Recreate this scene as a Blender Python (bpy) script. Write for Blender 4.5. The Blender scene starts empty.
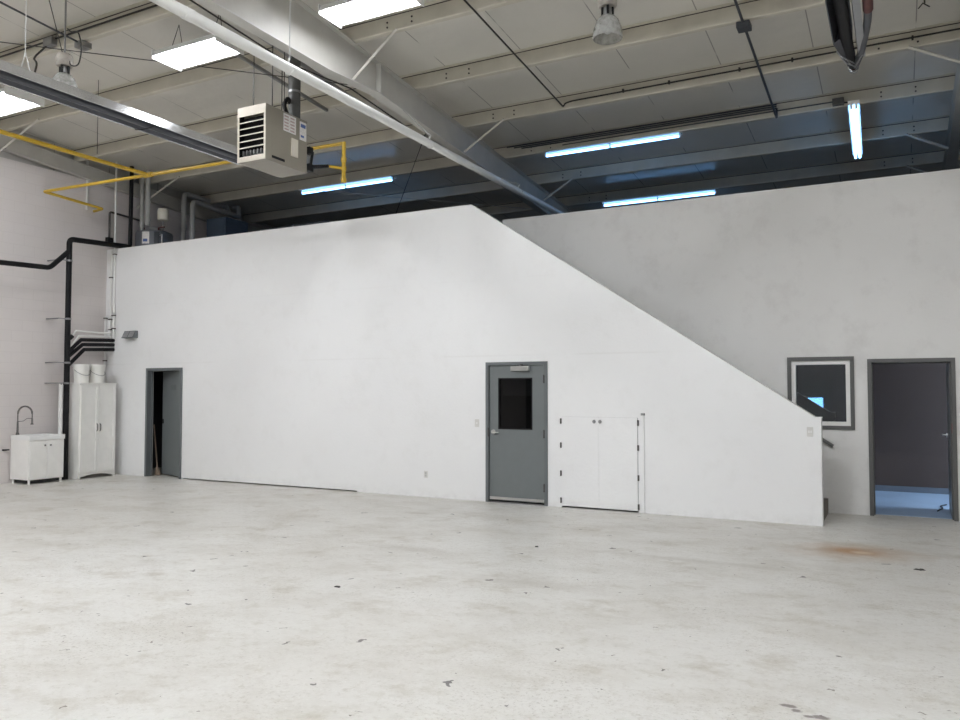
import bpy, bmesh, math, random
from mathutils import Vector, Matrix
random.seed(7)
scn = bpy.context.scene
col = scn.collection
PI = math.pi

# ------------------------------------------------------------------ materials
def new_mat(name):
    m = bpy.data.materials.new(name); m.use_nodes = True
    nt = m.node_tree; nt.nodes.clear()
    out = nt.nodes.new('ShaderNodeOutputMaterial')
    return m, nt, out

def N(nt, typ, **kw):
    n = nt.nodes.new(typ)
    for k, v in kw.items():
        if k.startswith('i_'):
            n.inputs[k[2:].replace('_', ' ')].default_value = v
        else:
            setattr(n, k, v)
    return n

def L(nt, a, b): nt.links.new(a, b)

def mapr(nt, val, a, b, c=0.0, d=1.0):
    n = nt.nodes.new('ShaderNodeMapRange'); n.clamp = True
    n.inputs[1].default_value = a; n.inputs[2].default_value = b
    n.inputs[3].default_value = c; n.inputs[4].default_value = d
    L(nt, val, n.inputs[0]); return n.outputs[0]

def math_(nt, op, a, b=None, c=None):
    n = nt.nodes.new('ShaderNodeMath'); n.operation = op
    for i, v in enumerate((a, b, c)):
        if v is None: continue
        if isinstance(v, (int, float)): n.inputs[i].default_value = v
        else: L(nt, v, n.inputs[i])
    return n.outputs[0]

def mixc(nt, fac, a, b):
    n = nt.nodes.new('ShaderNodeMix'); n.data_type = 'RGBA'
    if isinstance(fac, (int, float)): n.inputs[0].default_value = fac
    else: L(nt, fac, n.inputs[0])
    for idx, v in ((6, a), (7, b)):
        if isinstance(v, tuple): n.inputs[idx].default_value = (*v, 1)
        else: L(nt, v, n.inputs[idx])
    return n.outputs[2]

def noise(nt, vec, scale, detail=4, rough=.55):
    n = N(nt, 'ShaderNodeTexNoise'); n.inputs['Scale'].default_value = scale
    n.inputs['Detail'].default_value = detail; n.inputs['Roughness'].default_value = rough
    if vec is not None: L(nt, vec, n.inputs['Vector'])
    return n.outputs['Fac']

def world_pos(nt):
    g = N(nt, 'ShaderNodeNewGeometry'); return g.outputs['Position']

def principled(nt, out, color, rough=.5, metal=0.0, spec=None):
    p = N(nt, 'ShaderNodeBsdfPrincipled')
    if isinstance(color, tuple): p.inputs['Base Color'].default_value = (*color, 1)
    else: L(nt, color, p.inputs['Base Color'])
    if isinstance(rough, (int, float)): p.inputs['Roughness'].default_value = rough
    else: L(nt, rough, p.inputs['Roughness'])
    p.inputs['Metallic'].default_value = metal
    if spec is not None: p.inputs['Specular IOR Level'].default_value = spec
    L(nt, p.outputs[0], out.inputs[0]); return p

def paint(name, color, rough=.5, metal=0.0, vary=.06, scale=6.0, spec=None):
    m, nt, out = new_mat(name)
    tc = N(nt, 'ShaderNodeTexCoord')
    f = noise(nt, tc.outputs['Object'], scale)
    lo = tuple(c * (1 - vary) for c in color); hi = tuple(min(1, c * (1 + vary)) for c in color)
    c = mixc(nt, mapr(nt, f, .3, .7), lo, hi)
    principled(nt, out, c, rough, metal, spec)
    return m

def emit(name, color, strength):
    m, nt, out = new_mat(name)
    e = N(nt, 'ShaderNodeEmission'); e.inputs[0].default_value = (*color, 1); e.inputs[1].default_value = strength
    L(nt, e.outputs[0], out.inputs[0]); return m

def floor_mat():
    m, nt, out = new_mat('painted_concrete')
    p = world_pos(nt)
    mp = N(nt, 'ShaderNodeMapping'); mp.inputs['Rotation'].default_value = (0, 0, -.75); mp.inputs['Scale'].default_value = (1, 1.35, 1)
    L(nt, p, mp.inputs['Vector'])
    big = noise(nt, p, .35, 3); mid = noise(nt, mp.outputs[0], 1.1, 6, .62); fine = noise(nt, mp.outputs[0], 7, 6, .7)
    c = mixc(nt, mapr(nt, big, .35, .65), (.60, .58, .535), (.68, .67, .635))
    c = mixc(nt, mapr(nt, mid, .46, .74, 0, .55), c, (.49, .46, .40))
    c = mixc(nt, mapr(nt, fine, .50, .72, 0, .42), c, (.46, .43, .385))
    # worn streaks
    st = noise(nt, mp.outputs[0], 1.7, 9, .72)
    c = mixc(nt, mapr(nt, st, .53, .68, 0, .62), c, (.40, .36, .285))
    fl = noise(nt, p, 16, 7, .8)
    c = mixc(nt, mapr(nt, fl, .54, .64, 0, .5), c, (.42, .385, .32))
    gr = noise(nt, p, 42, 5, .75)
    patch = mapr(nt, noise(nt, p, .9, 4), .42, .62)
    c = mixc(nt, math_(nt, 'MULTIPLY', mapr(nt, gr, .56, .66), math_(nt, 'MULTIPLY', patch, .75)), c, (.24, .20, .16))
    c = mixc(nt, math_(nt, 'MULTIPLY', mapr(nt, gr, .44, .34), .3), c, (.80, .79, .76))
    # dark specks: chips of missing paint
    for sc, th, gate, colr in ((4.2, .13, .62, (.07, .06, .05)), (11, .16, .74, (.15, .125, .10)), (1.9, .055, .55, (.05, .04, .04))):
        v = N(nt, 'ShaderNodeTexVoronoi'); v.inputs['Scale'].default_value = sc
        wob = N(nt, 'ShaderNodeTexNoise'); wob.inputs['Scale'].default_value = 14
        L(nt, p, wob.inputs['Vector'])
        mx = N(nt, 'ShaderNodeVectorMath', operation='MULTIPLY_ADD')
        L(nt, wob.outputs['Color'], mx.inputs[0]); mx.inputs[1].default_value = (.16, .16, 0); L(nt, p, mx.inputs[2])
        L(nt, mx.outputs[0], v.inputs['Vector'])
        sep = N(nt, 'ShaderNodeSeparateColor'); L(nt, v.outputs['Color'], sep.inputs[0])
        g = math_(nt, 'GREATER_THAN', sep.outputs[0], gate)
        thv = math_(nt, 'MULTIPLY', sep.outputs[1], th)
        d = math_(nt, 'LESS_THAN', v.outputs['Distance'], thv)
        c = mixc(nt, math_(nt, 'MULTIPLY', math_(nt, 'MULTIPLY', g, d), .85), c, colr)
    def blob(x, y, rx, ry, col_, amt, soft=.0, nz=3.0):
        sp = N(nt, 'ShaderNodeSeparateXYZ'); L(nt, p, sp.inputs[0])
        dx = math_(nt, 'DIVIDE', math_(nt, 'SUBTRACT', sp.outputs[0], x), rx)
        dy = math_(nt, 'DIVIDE', math_(nt, 'SUBTRACT', sp.outputs[1], y), ry)
        r2 = math_(nt, 'SQRT', math_(nt, 'ADD', math_(nt, 'MULTIPLY', dx, dx), math_(nt, 'MULTIPLY', dy, dy)))
        nn = noise(nt, p, nz, 5, .65)
        r3 = math_(nt, 'ADD', r2, math_(nt, 'MULTIPLY', math_(nt, 'SUBTRACT', nn, .5), 1.3))
        return mixc(nt, mapr(nt, r3, soft, 1.0, amt, 0), c, col_)
    c = blob(-.45, 9.22, .85, .62, (.36, .20, .07), .62, 0.0, 2.5)
    c = blob(-.45, 9.24, .36, .30, (.36, .16, .025), .8, 0.1, 4)
    c = blob(-.37, 9.20, .12, .10, (.62, .50, .36), .8, 0.3, 6)
    for (x, y, rx, ry) in ((-.55, 4.58, .05, .028), (-.50, 4.53, .035, .025), (-.385, 4.50, .055, .03), (-.44, 4.48, .03, .02)):
        c = blob(x, y, rx, ry, (.16, .13, .12), .85, .6, 22)
    # old tyre scuffs
    for (x, y, rx, ry) in ((-6.3, 6.0, .10, .05), (-5.9, 9.3, .4, .08), (-1.8, 8.0, 1.5, .12), (-3.0, 6.4, .9, .25), (-4.7, 7.2, .7, .2)):
        c = blob(x, y, rx, ry, (.33, .29, .23), .38, .0, 5)
    rough = mapr(nt, mid, .3, .75, .30, .55)
    b = principled(nt, out, c, rough, 0, .35)
    bp = N(nt, 'ShaderNodeBump'); bp.inputs['Strength'].default_value = .12; bp.inputs['Distance'].default_value = .01
    L(nt, fine, bp.inputs['Height']); L(nt, bp.outputs[0], b.inputs['Normal'])
    return m

def wall_mat(name, c0, c1, dirt, damt=.25, seam=None, rough=.6):
    m, nt, out = new_mat(name)
    p = world_pos(nt)
    big = noise(nt, p, .5, 4); mid = noise(nt, p, 3.2, 8, .68)
    c = mixc(nt, mapr(nt, big, .35, .65), c0, c1)
    c = mixc(nt, mapr(nt, mid, .52, .75, 0, damt), c, dirt)
    sp = N(nt, 'ShaderNodeSeparateXYZ'); L(nt, p, sp.inputs[0])
    for z, am in (seam or ()):
        d = math_(nt, 'ABSOLUTE', math_(nt, 'SUBTRACT', sp.outputs[2], z))
        band = mapr(nt, d, .0, .02, 1, 0)
        g = mapr(nt, noise(nt, p, .9, 3), .45, .6)
        c = mixc(nt, math_(nt, 'MULTIPLY', math_(nt, 'MULTIPLY', band, g), am), c, dirt)
    # scuffed, splashed foot of the wall
    foot = mapr(nt, sp.outputs[2], 0, .16, 1, 0)
    c = mixc(nt, math_(nt, 'MULTIPLY', math_(nt, 'MULTIPLY', foot, mapr(nt, noise(nt, p, 9, 6, .75), .45, .7)), .35), c, tuple(v * .8 for v in dirt))
    b = principled(nt, out, c, rough, 0, .3)
    bp = N(nt, 'ShaderNodeBump'); bp.inputs['Strength'].default_value = .2; bp.inputs['Distance'].default_value = .01
    L(nt, noise(nt, p, 25, 4), bp.inputs['Height']); L(nt, bp.outputs[0], b.inputs['Normal'])
    return m

def block_mat():
    m, nt, out = new_mat('painted_block')
    p = world_pos(nt)
    sp = N(nt, 'ShaderNodeSeparateXYZ'); L(nt, p, sp.inputs[0])
    cb = N(nt, 'ShaderNodeCombineXYZ'); L(nt, sp.outputs[1], cb.inputs[0]); L(nt, sp.outputs[2], cb.inputs[1])
    br = N(nt, 'ShaderNodeTexBrick'); br.inputs['Scale'].default_value = 1
    br.inputs['Brick Width'].default_value = .4; br.inputs['Row Height'].default_value = .2
    br.inputs['Mortar Size'].default_value = .008; br.inputs['Mortar Smooth'].default_value = .3
    br.inputs['Color1'].default_value = (.69, .645, .63, 1); br.inputs['Color2'].default_value = (.70, .655, .64, 1)
    br.inputs['Mortar'].default_value = (.665, .62, .605, 1)
    L(nt, cb.outputs[0], br.inputs['Vector'])
    c = mixc(nt, mapr(nt, noise(nt, p, 1.2, 5), .5, .75, 0, .3), br.outputs['Color'], (.63, .58, .56))
    b = principled(nt, out, c, .55, 0, .3)
    bp = N(nt, 'ShaderNodeBump'); bp.inputs['Strength'].default_value = .12; bp.inputs['Distance'].default_value = .006; bp.invert = True
    L(nt, br.outputs['Fac'], bp.inputs['Height']); L(nt, bp.outputs[0], b.inputs['Normal'])
    return m

def liner_mat(name, color, axis, period, offset, rough=.35):
    m, nt, out = new_mat(name)
    p = world_pos(nt)
    sp = N(nt, 'ShaderNodeSeparateXYZ'); L(nt, p, sp.inputs[0])
    v = math_(nt, 'ADD', math_(nt, 'DIVIDE', math_(nt, 'SUBTRACT', sp.outputs[axis], offset), period), 100.5)
    fr = math_(nt, 'ABSOLUTE', math_(nt, 'SUBTRACT', math_(nt, 'FRACT', v), .5))
    line = math_(nt, 'LESS_THAN', fr, .006)
    gate = mapr(nt, noise(nt, p, 1.3, 2), .40, .48)
    c = mixc(nt, mapr(nt, noise(nt, p, .8, 4), .35, .65), tuple(v_ * .94 for v_ in color), color)
    c = mixc(nt, math_(nt, 'MULTIPLY', math_(nt, 'MULTIPLY', line, gate), .8), c, tuple(v_ * .3 for v_ in color))
    b = principled(nt, out, c, rough, 0, .5)
    bp = N(nt, 'ShaderNodeBump'); bp.inputs['Strength'].default_value = .35; bp.inputs['Distance'].default_value = .05
    L(nt, noise(nt, p, 2.2, 3), bp.inputs['Height']); L(nt, bp.outputs[0], b.inputs['Normal'])
    return m

def glass_mat(name, tint=(.75, .8, .8), amt=1.6):
    m, nt, out = new_mat(name)
    fr = N(nt, 'ShaderNodeFresnel'); fr.inputs[0].default_value = 1.52
    t = N(nt, 'ShaderNodeBsdfTransparent'); t.inputs[0].default_value = (*tint, 1)
    g = N(nt, 'ShaderNodeBsdfGlossy'); g.inputs['Roughness'].default_value = .015; g.inputs[0].default_value = (1, 1, 1, 1)
    mx = N(nt, 'ShaderNodeMixShader')
    L(nt, math_(nt, 'MULTIPLY', fr.outputs[0], amt), mx.inputs[0]); L(nt, t.outputs[0], mx.inputs[1]); L(nt, g.outputs[0], mx.inputs[2])
    L(nt, mx.outputs[0], out.inputs[0]); return m

M = {}
M['floor'] = floor_mat()
M['front'] = wall_mat('white_painted_drywall', (.80, .80, .795), (.83, .83, .825), (.70, .69, .67), .25, ((2.22, .35), (3.4, .12)))
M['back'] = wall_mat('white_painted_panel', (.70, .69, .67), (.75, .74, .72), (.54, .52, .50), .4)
M['block'] = block_mat()
M['plain'] = wall_mat('plain_wall', (.60, .59, .57), (.64, .63, .61), (.5, .49, .47), .2)
M['darkwall'] = wall_mat('dark_wall', (.16, .165, .17), (.19, .19, .195), (.12, .12, .12), .2)
M['roof'] = liner_mat('roof_insulation', (.66, .64, .59), 0, 1.22, .29, .30)
M['liner'] = liner_mat('wall_insulation', (.50, .485, .46), 1, 1.22, 8.36, .4)
M['purlin'] = paint('purlin_paint', (.58, .55, .47), .45, 0, .07, 3)
M['rafter'] = paint('rafter_grey', (.53, .515, .475), .45, 0, .06, 3)
M['flange'] = paint('rafter_flange_paint', (.55, .54, .51), .42, 0, .06, 3)
M['brace'] = paint('brace_paint', (.60, .58, .53), .45)
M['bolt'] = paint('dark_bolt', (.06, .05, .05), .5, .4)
M['white'] = paint('white_enamel', (.80, .80, .79), .35, 0, .02)
M['cab'] = paint('cabinet_white', (.83, .82, .79), .4, 0, .03)
M['cabshadow'] = paint('dark_recess', (.03, .03, .03), .8)  # near-black: plinth colour, and stand-in for shade in store and cupboard
M['switchcover'] = paint('switch_cover', (.66, .65, .62), .4, 0, .02)
M['bucket'] = paint('bucket_plastic', (.84, .83, .79), .35, 0, .04)
M['wpipe'] = paint('white_pipe', (.80, .80, .78), .3, 0, .03)
M['cream'] = paint('cream_tank', (.70, .67, .58), .4)
M['black'] = paint('black_abs', (.008, .008, .009), .5, 0, .2, 6, .2)
M['cable'] = paint('black_cable', (.03, .028, .026), .6)
M['conduit'] = paint('dark_conduit', (.07, .075, .085), .5, .3)
M['yellow'] = paint('gas_yellow', (.52, .34, .025), .35, 0, .05)
M['grey'] = paint('grey_door_paint', (.155, .17, .172), .38, 0, .03)
M['greyframe'] = paint('grey_frame_paint', (.13, .142, .146), .38, 0, .03)
M['brownframe'] = paint('warm_grey_frame', (.105, .105, .10), .4, 0, .04)
M['steel'] = paint('brushed_steel', (.62, .62, .60), .28, .9, .04)
M['dullsteel'] = paint('dull_steel', (.30, .30, .30), .4, .8, .08)
M['chromedark'] = paint('dark_chrome', (.22, .21, .21), .25, .9, .05)
M['ballast'] = paint('ballast_grey', (.40, .37, .33), .5, 0, .35, 9)
M['alu'] = paint('aluminium_reflector', (.72, .73, .75), .22, .9, .05)
M['darkin'] = paint('dark_tube_and_shade', (.10, .105, .12), .45, .5, .1)  # dark tube metal; also holds the painted shade inside the left hood
M['heater'] = paint('heater_enamel', (.26, .235, .19), .4, 0, .03)
M['heaterface'] = paint('heater_face_enamel', (.66, .61, .52), .4, 0, .03)
M['flue'] = paint('flue_metal', (.10, .10, .095), .65, .15, .1)
M['galv'] = paint('galvanised', (.36, .37, .38), .4, .6, .1)
M['pvc'] = paint('pvc_grey', (.45, .45, .44), .45)
M['tank'] = paint('tank_grey', (.15, .16, .18), .4, .3)
M['furnace'] = paint('furnace_blue_grey', (.11, .15, .21), .5, .1)
M['label'] = paint('paper_label', (.72, .70, .68), .6, 0, .12, 40)
M['labelred'] = paint('red_print', (.46, .34, .32), .6)
M['labelblue'] = paint('blue_print', (.10, .16, .38), .6)
M['glass'] = glass_mat('window_glass', (.8, .84, .85), 2.4)
M['darkglass'] = glass_mat('dark_door_glass', (.22, .25, .25), .8)
M['acrylic'] = None
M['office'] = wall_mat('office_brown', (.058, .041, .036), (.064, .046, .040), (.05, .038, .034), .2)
M['officefloor'] = paint('office_floor_bluish', (.33, .44, .60), .5, 0, .06, 2)  # even bluish base colour
M['base'] = paint('vinyl_base', (.10, .12, .15), .5)
M['deck'] = paint('deck_plywood', (.16, .14, .12), .7, 0, .15, 2)
M['wood'] = paint('worn_wood', (.26, .195, .145), .6, 0, .2, 8)
M['dust'] = paint('rough_debris', (.05, .045, .04), .8, 0, .2, 20)
M['red'] = paint('red_tag', (.35, .03, .04), .5)
M['copper'] = paint('rusty_tube_end', (.13, .045, .04), .5, .5, .15, 15)
M['tube'] = emit('fluorescent_tube', (.93, .955, 1.0), 21)
M['newtube'] = emit('bright_fluorescent_tube', (.93, .955, 1.0), 180)
M['tubecool'] = emit('cool_fluorescent_tube', (.21, .50, 1.0), 7.5)
M['day'] = emit('daylight_pane', (.16, .42, 1.0), 9)
M['dayoffice'] = emit('office_daylight', (.66, .82, 1.0), 17)

def dome_mat():
    m, nt, out = new_mat('prismatic_acrylic')
    t = N(nt, 'ShaderNodeBsdfTransparent'); t.inputs[0].default_value = (.9, .9, .88, 1)
    p = N(nt, 'ShaderNodeBsdfPrincipled'); p.inputs['Base Color'].default_value = (.55, .55, .53, 1); p.inputs['Roughness'].default_value = .2
    tc = N(nt, 'ShaderNodeTexCoord'); f = noise(nt, tc.outputs['Object'], 16, 2)
    mx = N(nt, 'ShaderNodeMixShader'); L(nt, mapr(nt, f, .3, .7, .35, .75), mx.inputs[0])
    L(nt, t.outputs[0], mx.inputs[1]); L(nt, p.outputs[0], mx.inputs[2]); L(nt, mx.outputs[0], out.inputs[0])
    return m
M['acrylic'] = dome_mat()

# ------------------------------------------------------------------ geometry helpers
class MB:
    def __init__(s): s.bm = bmesh.new()
    def face_strip(s, rings, close=True, caps=True):
        bm = s.bm; vs = [[bm.verts.new(p) for p in r] for r in rings]
        n = len(vs[0])
        for a, b in zip(vs, vs[1:]):
            for i in range(n if close else n - 1):
                j = (i + 1) % n
                try: bm.faces.new((a[i], a[j], b[j], b[i]))
                except ValueError: pass
        if caps:
            for r in (vs[0], vs[-1]):
                try: bm.faces.new(r)
                except ValueError: pass
        return s
    def box(s, x0, x1, y0, y1, z0, z1, bev=0, mtx=None):
        r = bmesh.ops.create_cube(s.bm, size=1)
        vs = r['verts']
        bmesh.ops.scale(s.bm, vec=(abs(x1 - x0), abs(y1 - y0), abs(z1 - z0)), verts=vs)
        bmesh.ops.translate(s.bm, vec=((x0 + x1) / 2, (y0 + y1) / 2, (z0 + z1) / 2), verts=vs)
        if bev:
            es = list({e for v in vs for e in v.link_edges})
            rr = bmesh.ops.bevel(s.bm, geom=es, offset=bev, segments=2, affect='EDGES', profile=.5)
            vs = list({v for f in rr['faces'] for v in f.verts} | {v for v in vs if v.is_valid})
        if mtx is not None: bmesh.ops.transform(s.bm, matrix=mtx, verts=[v for v in vs if v.is_valid])
        return s
    def prism(s, poly, axis, a, b):
        """poly: 2-D outline; axis x -> (y,z), y -> (x,z), z -> (x,y); extruded from a to b"""
        def P(u, v, w):
            return {'x': (w, u, v), 'y': (u, w, v), 'z': (u, v, w)}[axis]
        s.face_strip([[P(u, v, a) for u, v in poly], [P(u, v, b) for u, v in poly]])
        return s
    def tube(s, pts, r, seg=12, caps=True):
        pts = [Vector(p) for p in pts]; rings = []
        rs = r if isinstance(r, (list, tuple)) else [r] * len(pts)
        t0 = (pts[1] - pts[0]).normalized()
        up = Vector((0, 0, 1)) if abs(t0.z) < .9 else Vector((1, 0, 0))
        nrm = (up - t0 * up.dot(t0)).normalized()
        for i, p in enumerate(pts):
            if i == 0: t = t0
            elif i == len(pts) - 1: t = (pts[i] - pts[i - 1]).normalized()
            else:
                a = (pts[i] - pts[i - 1]).normalized(); b = (pts[i + 1] - pts[i]).normalized()
                t = (a + b).normalized() if (a + b).length > 1e-6 else a
            nrm = (nrm - t * nrm.dot(t)).normalized(); bn = t.cross(nrm)
            k = 1.0
            if 0 < i < len(pts) - 1:
                c = max(.5, ((pts[i] - pts[i - 1]).normalized()).dot(t)); k = 1 / c
            rings.append([p + (nrm * math.cos(2 * PI * j / seg) + bn * math.sin(2 * PI * j / seg)) * rs[i] * (1 if k < 1.02 else k ** .5) for j in range(seg)])
        return s.face_strip(rings, True, caps)
    def lathe(s, prof, c, seg=24, axis='z', caps=False):
        rings = []
        for r, h in prof:
            ring = []
            for j in range(seg):
                a = 2 * PI * j / seg; u, v = r * math.cos(a), r * math.sin(a)
                q = {'z': (u, v, h), 'y': (u, h, v), 'x': (h, u, v)}[axis]
                ring.append((c[0] + q[0], c[1] + q[1], c[2] + q[2]))
            rings.append(ring)
        return s.face_strip(rings, True, caps)
    def mesh(s, name, origin):
        bm = s.bm
        bmesh.ops.remove_doubles(bm, verts=bm.verts, dist=1e-5)
        bmesh.ops.recalc_face_normals(bm, faces=bm.faces)
        bmesh.ops.translate(bm, vec=-Vector(origin), verts=bm.verts)
        me = bpy.data.meshes.new(name); bm.to_mesh(me); bm.free(); return me

def rounded(pts, r, n=5):
    """polyline with rounded corners"""
    pts = [Vector(p) for p in pts]; out = [pts[0]]
    for a, b, c in zip(pts, pts[1:], pts[2:]):
        d1 = (a - b); d2 = (c - b); rr = min(r, d1.length * .45, d2.length * .45)
        p, q = b + d1.normalized() * rr, b + d2.normalized() * rr
        for i in range(n + 1):
            t = i / n; out.append(p * (1 - t) ** 2 + b * 2 * t * (1 - t) + q * t * t)
    out.append(pts[-1]); return out

WO = {}          # world origin of every object
def tag(o, label, cat, group=None, kind=None):
    o['label'] = label; o['category'] = cat
    if group: o['group'] = group
    if kind: o['kind'] = kind
    return o

def thing(name, loc, label, cat, group=None, kind=None):
    o = bpy.data.objects.new(name, None); o.empty_display_size = .1; col.objects.link(o)
    o.location = loc; WO[o] = Vector(loc)
    return tag(o, label, cat, group, kind)

def obj(name, mb, mat, parent=None, smooth=False, label=None):
    bm = mb.bm; bm.verts.ensure_lookup_table()
    lo = Vector([min(v.co[i] for v in bm.verts) for i in range(3)]); hi = Vector([max(v.co[i] for v in bm.verts) for i in range(3)])
    org = (lo + hi) / 2
    if parent is None: org.z = lo.z
    me = mb.mesh(name, org)
    me.materials.append(M[mat] if isinstance(mat, str) else mat)
    if smooth:
        for p in me.polygons: p.use_smooth = True
        me.set_sharp_from_angle(angle=math.radians(40))
    o = bpy.data.objects.new(name, me); col.objects.link(o); WO[o] = org
    if parent is not None:
        o.parent = parent; o.location = org - WO[parent]
    else: o.location = org
    if label: o['label'] = label
    return o

def single(name, mb, mat, label, cat, group=None, kind=None, smooth=False):
    return tag(obj(name, mb, mat, None, smooth), label, cat, group, kind)

def struct(name, mb, mat, label, cat):
    return single(name, mb, mat, label, cat, None, 'structure')

def dup(root, delta, label, group=None):
    c = root.copy(); col.objects.link(c); c.location = root.location + Vector(delta); c['label'] = label
    WO[c] = WO[root] + Vector(delta)
    if group: c['group'] = group
    for ch in list(root.children):
        d = ch.copy(); col.objects.link(d); d.parent = c; WO[d] = WO[ch] + Vector(delta)
        for g in list(ch.children):
            e = g.copy(); col.objects.link(e); e.parent = d; WO[e] = WO[g] + Vector(delta)
    return c

# ------------------------------------------------------------------ key dimensions (metres)
CAM_H = 1.69
XL = -14.40                     # left block wall, inner face
YF = 10.75                      # stair wall, near face
YB = 11.99                      # inner partition, near face
TOP = 4.58
DECK = 3.45
def roof_z(y): return 7.29 - .0833 * y
X1, Y0, Y1 = 8.0, -10.0, 20.7

# ------------------------------------------------------------------ setting
def slab(z0, z1, x0, x1, y0, y1): return MB().box(x0, x1, y0, y1, z0, z1)
struct('floor', slab(-.15, 0, XL - .3, X1 + .3, Y0 - .3, Y1 + .3), 'floor', 'worn white painted concrete floor with dark chips and one orange rust stain', 'floor')
struct('ceiling', MB().prism([(Y0 - .3, roof_z(Y0 - .3)), (Y1 + .3, roof_z(Y1 + .3)), (Y1 + .3, roof_z(Y1 + .3) + .12), (Y0 - .3, roof_z(Y0 - .3) + .12)], 'x', XL - .3, X1 + .3),
       'roof', 'sloping roof lined with pale insulation sheets above the beams', 'ceiling')
struct('wall_left', MB().box(XL - .2, XL, Y0 - .2, Y1 + .2, 0, 5.95), 'block', 'white painted block wall behind the sink and tall cabinet', 'wall')
struct('wall_left_upper', MB().prism([(Y0 - .2, 5.95), (Y1 + .2, 5.95 - .6), (Y1 + .2, roof_z(Y1 + .2)), (Y0 - .2, roof_z(Y0 - .2))], 'x', XL - .2, XL - .03) if False else
       MB().prism([(Y0 - .2, 5.95), (16.0, 5.95), (16.0, roof_z(16.0)), (Y0 - .2, roof_z(Y0 - .2))], 'x', XL - .2, XL - .04),
       'liner', 'greyish insulated wall strip between block wall and roof', 'wall')
struct('wall_rear', MB().box(XL - .2, X1 + .2, Y0 - .2, Y0, 0, 8.2), 'darkwall', 'plain dark wall behind the viewpoint', 'wall')
struct('wall_right', MB().prism([(Y0, 0), (YB, 0), (YB, roof_z(YB)), (Y0, roof_z(Y0))], 'x', X1, X1 + .2), 'plain', 'plain pale wall beyond the right edge', 'wall')
struct('wall_far', MB().box(XL - .2, X1 + .2, Y1, Y1 + .2, 0, roof_z(Y1)), 'plain', 'far eave wall behind the mezzanine', 'wall')

# stair wall: outline in x,z with the sloping stair side; openings cut as separate loops
def wall_with_holes(name, outline_fn, x0, x1, holes, y0, y1, mat, label, extra=()):
    """grid of cells in x; each column is split at the holes; outline_fn(x) gives the top"""
    xs = sorted({x0, x1, *extra, *[h[0] for h in holes], *[h[1] for h in holes]})
    mb = MB()
    for a, b in zip(xs, xs[1:]):
        m = (a + b) / 2
        cuts = sorted((h[2], h[3]) for h in holes if h[0] <= m <= h[1])
        z = 0.0; spans = []
        for h0, h1 in cuts:
            if h0 > z: spans.append((z, h0, False))
            z = h1
        spans.append((z, None, True))
        for s0, s1, top in spans:
            if top: poly = [(a, s0), (b, s0), (b, outline_fn(b)), (a, outline_fn(a))]
            else: poly = [(a, s0), (b, s0), (b, s1), (a, s1)]
            mb.prism(poly, 'y', y0, y1)
    bm = mb.bm
    bmesh.ops.remove_doubles(bm, verts=bm.verts, dist=1e-4)
    dead = [f for f in bm.faces if all(len(e.link_faces) > 2 for e in f.edges)]
    seen = {}
    for f in bm.faces:
        k = tuple(sorted(v.index for v in f.verts)); seen.setdefault(k, []).append(f)
    bm.verts.index_update()
    seen = {}
    for f in bm.faces:
        seen.setdefault(tuple(sorted(v.index for v in f.verts)), []).append(f)
    bmesh.ops.delete(bm, geom=[f for v in seen.values() if len(v) > 1 for f in v], context='FACES')
    return struct(name, mb, mat, label, 'wall')

XS0, XS1, XE = -5.835, -.925, -.855          # slope start, slope end, wall end
def front_top(x):
    if x <= XS0: return TOP
    if x >= XS1: return 1.345
    return TOP + (x - XS0) / (XS1 - XS0) * (1.345 - TOP)
D1 = (-13.15, -12.14, 0, 2.13); D2 = (-5.575, -4.555, 0, 2.12)
wall_with_holes('wall_front', front_top, XL, XE, [D1, D2, (-12.1, -8.0, 0, .022), (-4.335, -3.20, 0, 1.31)], YF, YF + .17, 'front',
                'big white stair wall whose top edge slopes down to the floor end', (XS0, XS1))
D3 = (-.362, .668, 0, 2.118); W1 = (-1.385, -.525, 1.15, 2.16)
wall_with_holes('wall_back', lambda x: TOP, -5.9, X1, [D3, W1], YB, YB + .15, 'back', 'greyer white partition set back behind the sloping stair wall')
# slim cap strips along the wall tops
tz = math.atan2(1.345 - TOP, XS1 - XS0)
cap = MB().prism([(XL, TOP), (XS0, TOP), (XS0, TOP + .012), (XL, TOP + .012)], 'y', YF - .006, YF + .176)
cap.prism([(XS0, TOP), (XS1, 1.345), (XS1, 1.357), (XS0, TOP + .012)], 'y', YF - .006, YF + .176)
cap.prism([(XS1, 1.345), (XE + .006, 1.345), (XE + .006, 1.357), (XS1, 1.357)], 'y', YF - .006, YF + .176)
struct('trim_1', cap, 'white', 'thin white cap along the top of the sloping stair wall', 'trim')
struct('trim_2', MB().box(-5.9, X1, YB - .006, YB + .156, TOP, TOP + .012), 'white', 'thin white cap along the top of the set-back partition', 'trim')

# mezzanine deck and closed rooms below it
struct('floor_mezzanine', MB().box(XL, -5.95, YF + .17, Y1, DECK - .2, DECK).box(-5.95, X1, YB + .15, Y1, DECK - .2, DECK), 'deck', 'dark mezzanine deck behind the wall tops', 'floor')
struct('wall_store', MB().box(XL, -5.9, 12.2, 12.35, 0, DECK - .2).box(XL + .005, XL + .03, YF + .175, 12.2, 0, DECK - .2).box(-11.4, -11.3, YF + .17, 12.2, 0, DECK - .2).box(-6.0, -5.9, YF + .17, 12.2, 0, DECK - .2), 'cabshadow', 'near-black walls painting the shade of the store behind the ajar grey door', 'wall')  # near-black colour and added side lining stand in for the store's shade
struct('wall_under_stair', MB().box(-5.9, -2.2, YB - .04, YB - .005, 0, 1.6), 'office', 'added dark lining painting the shade under the stair behind the grey door glass', 'wall')  # added dark backing; shade behind the door glass put into its colour
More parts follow.
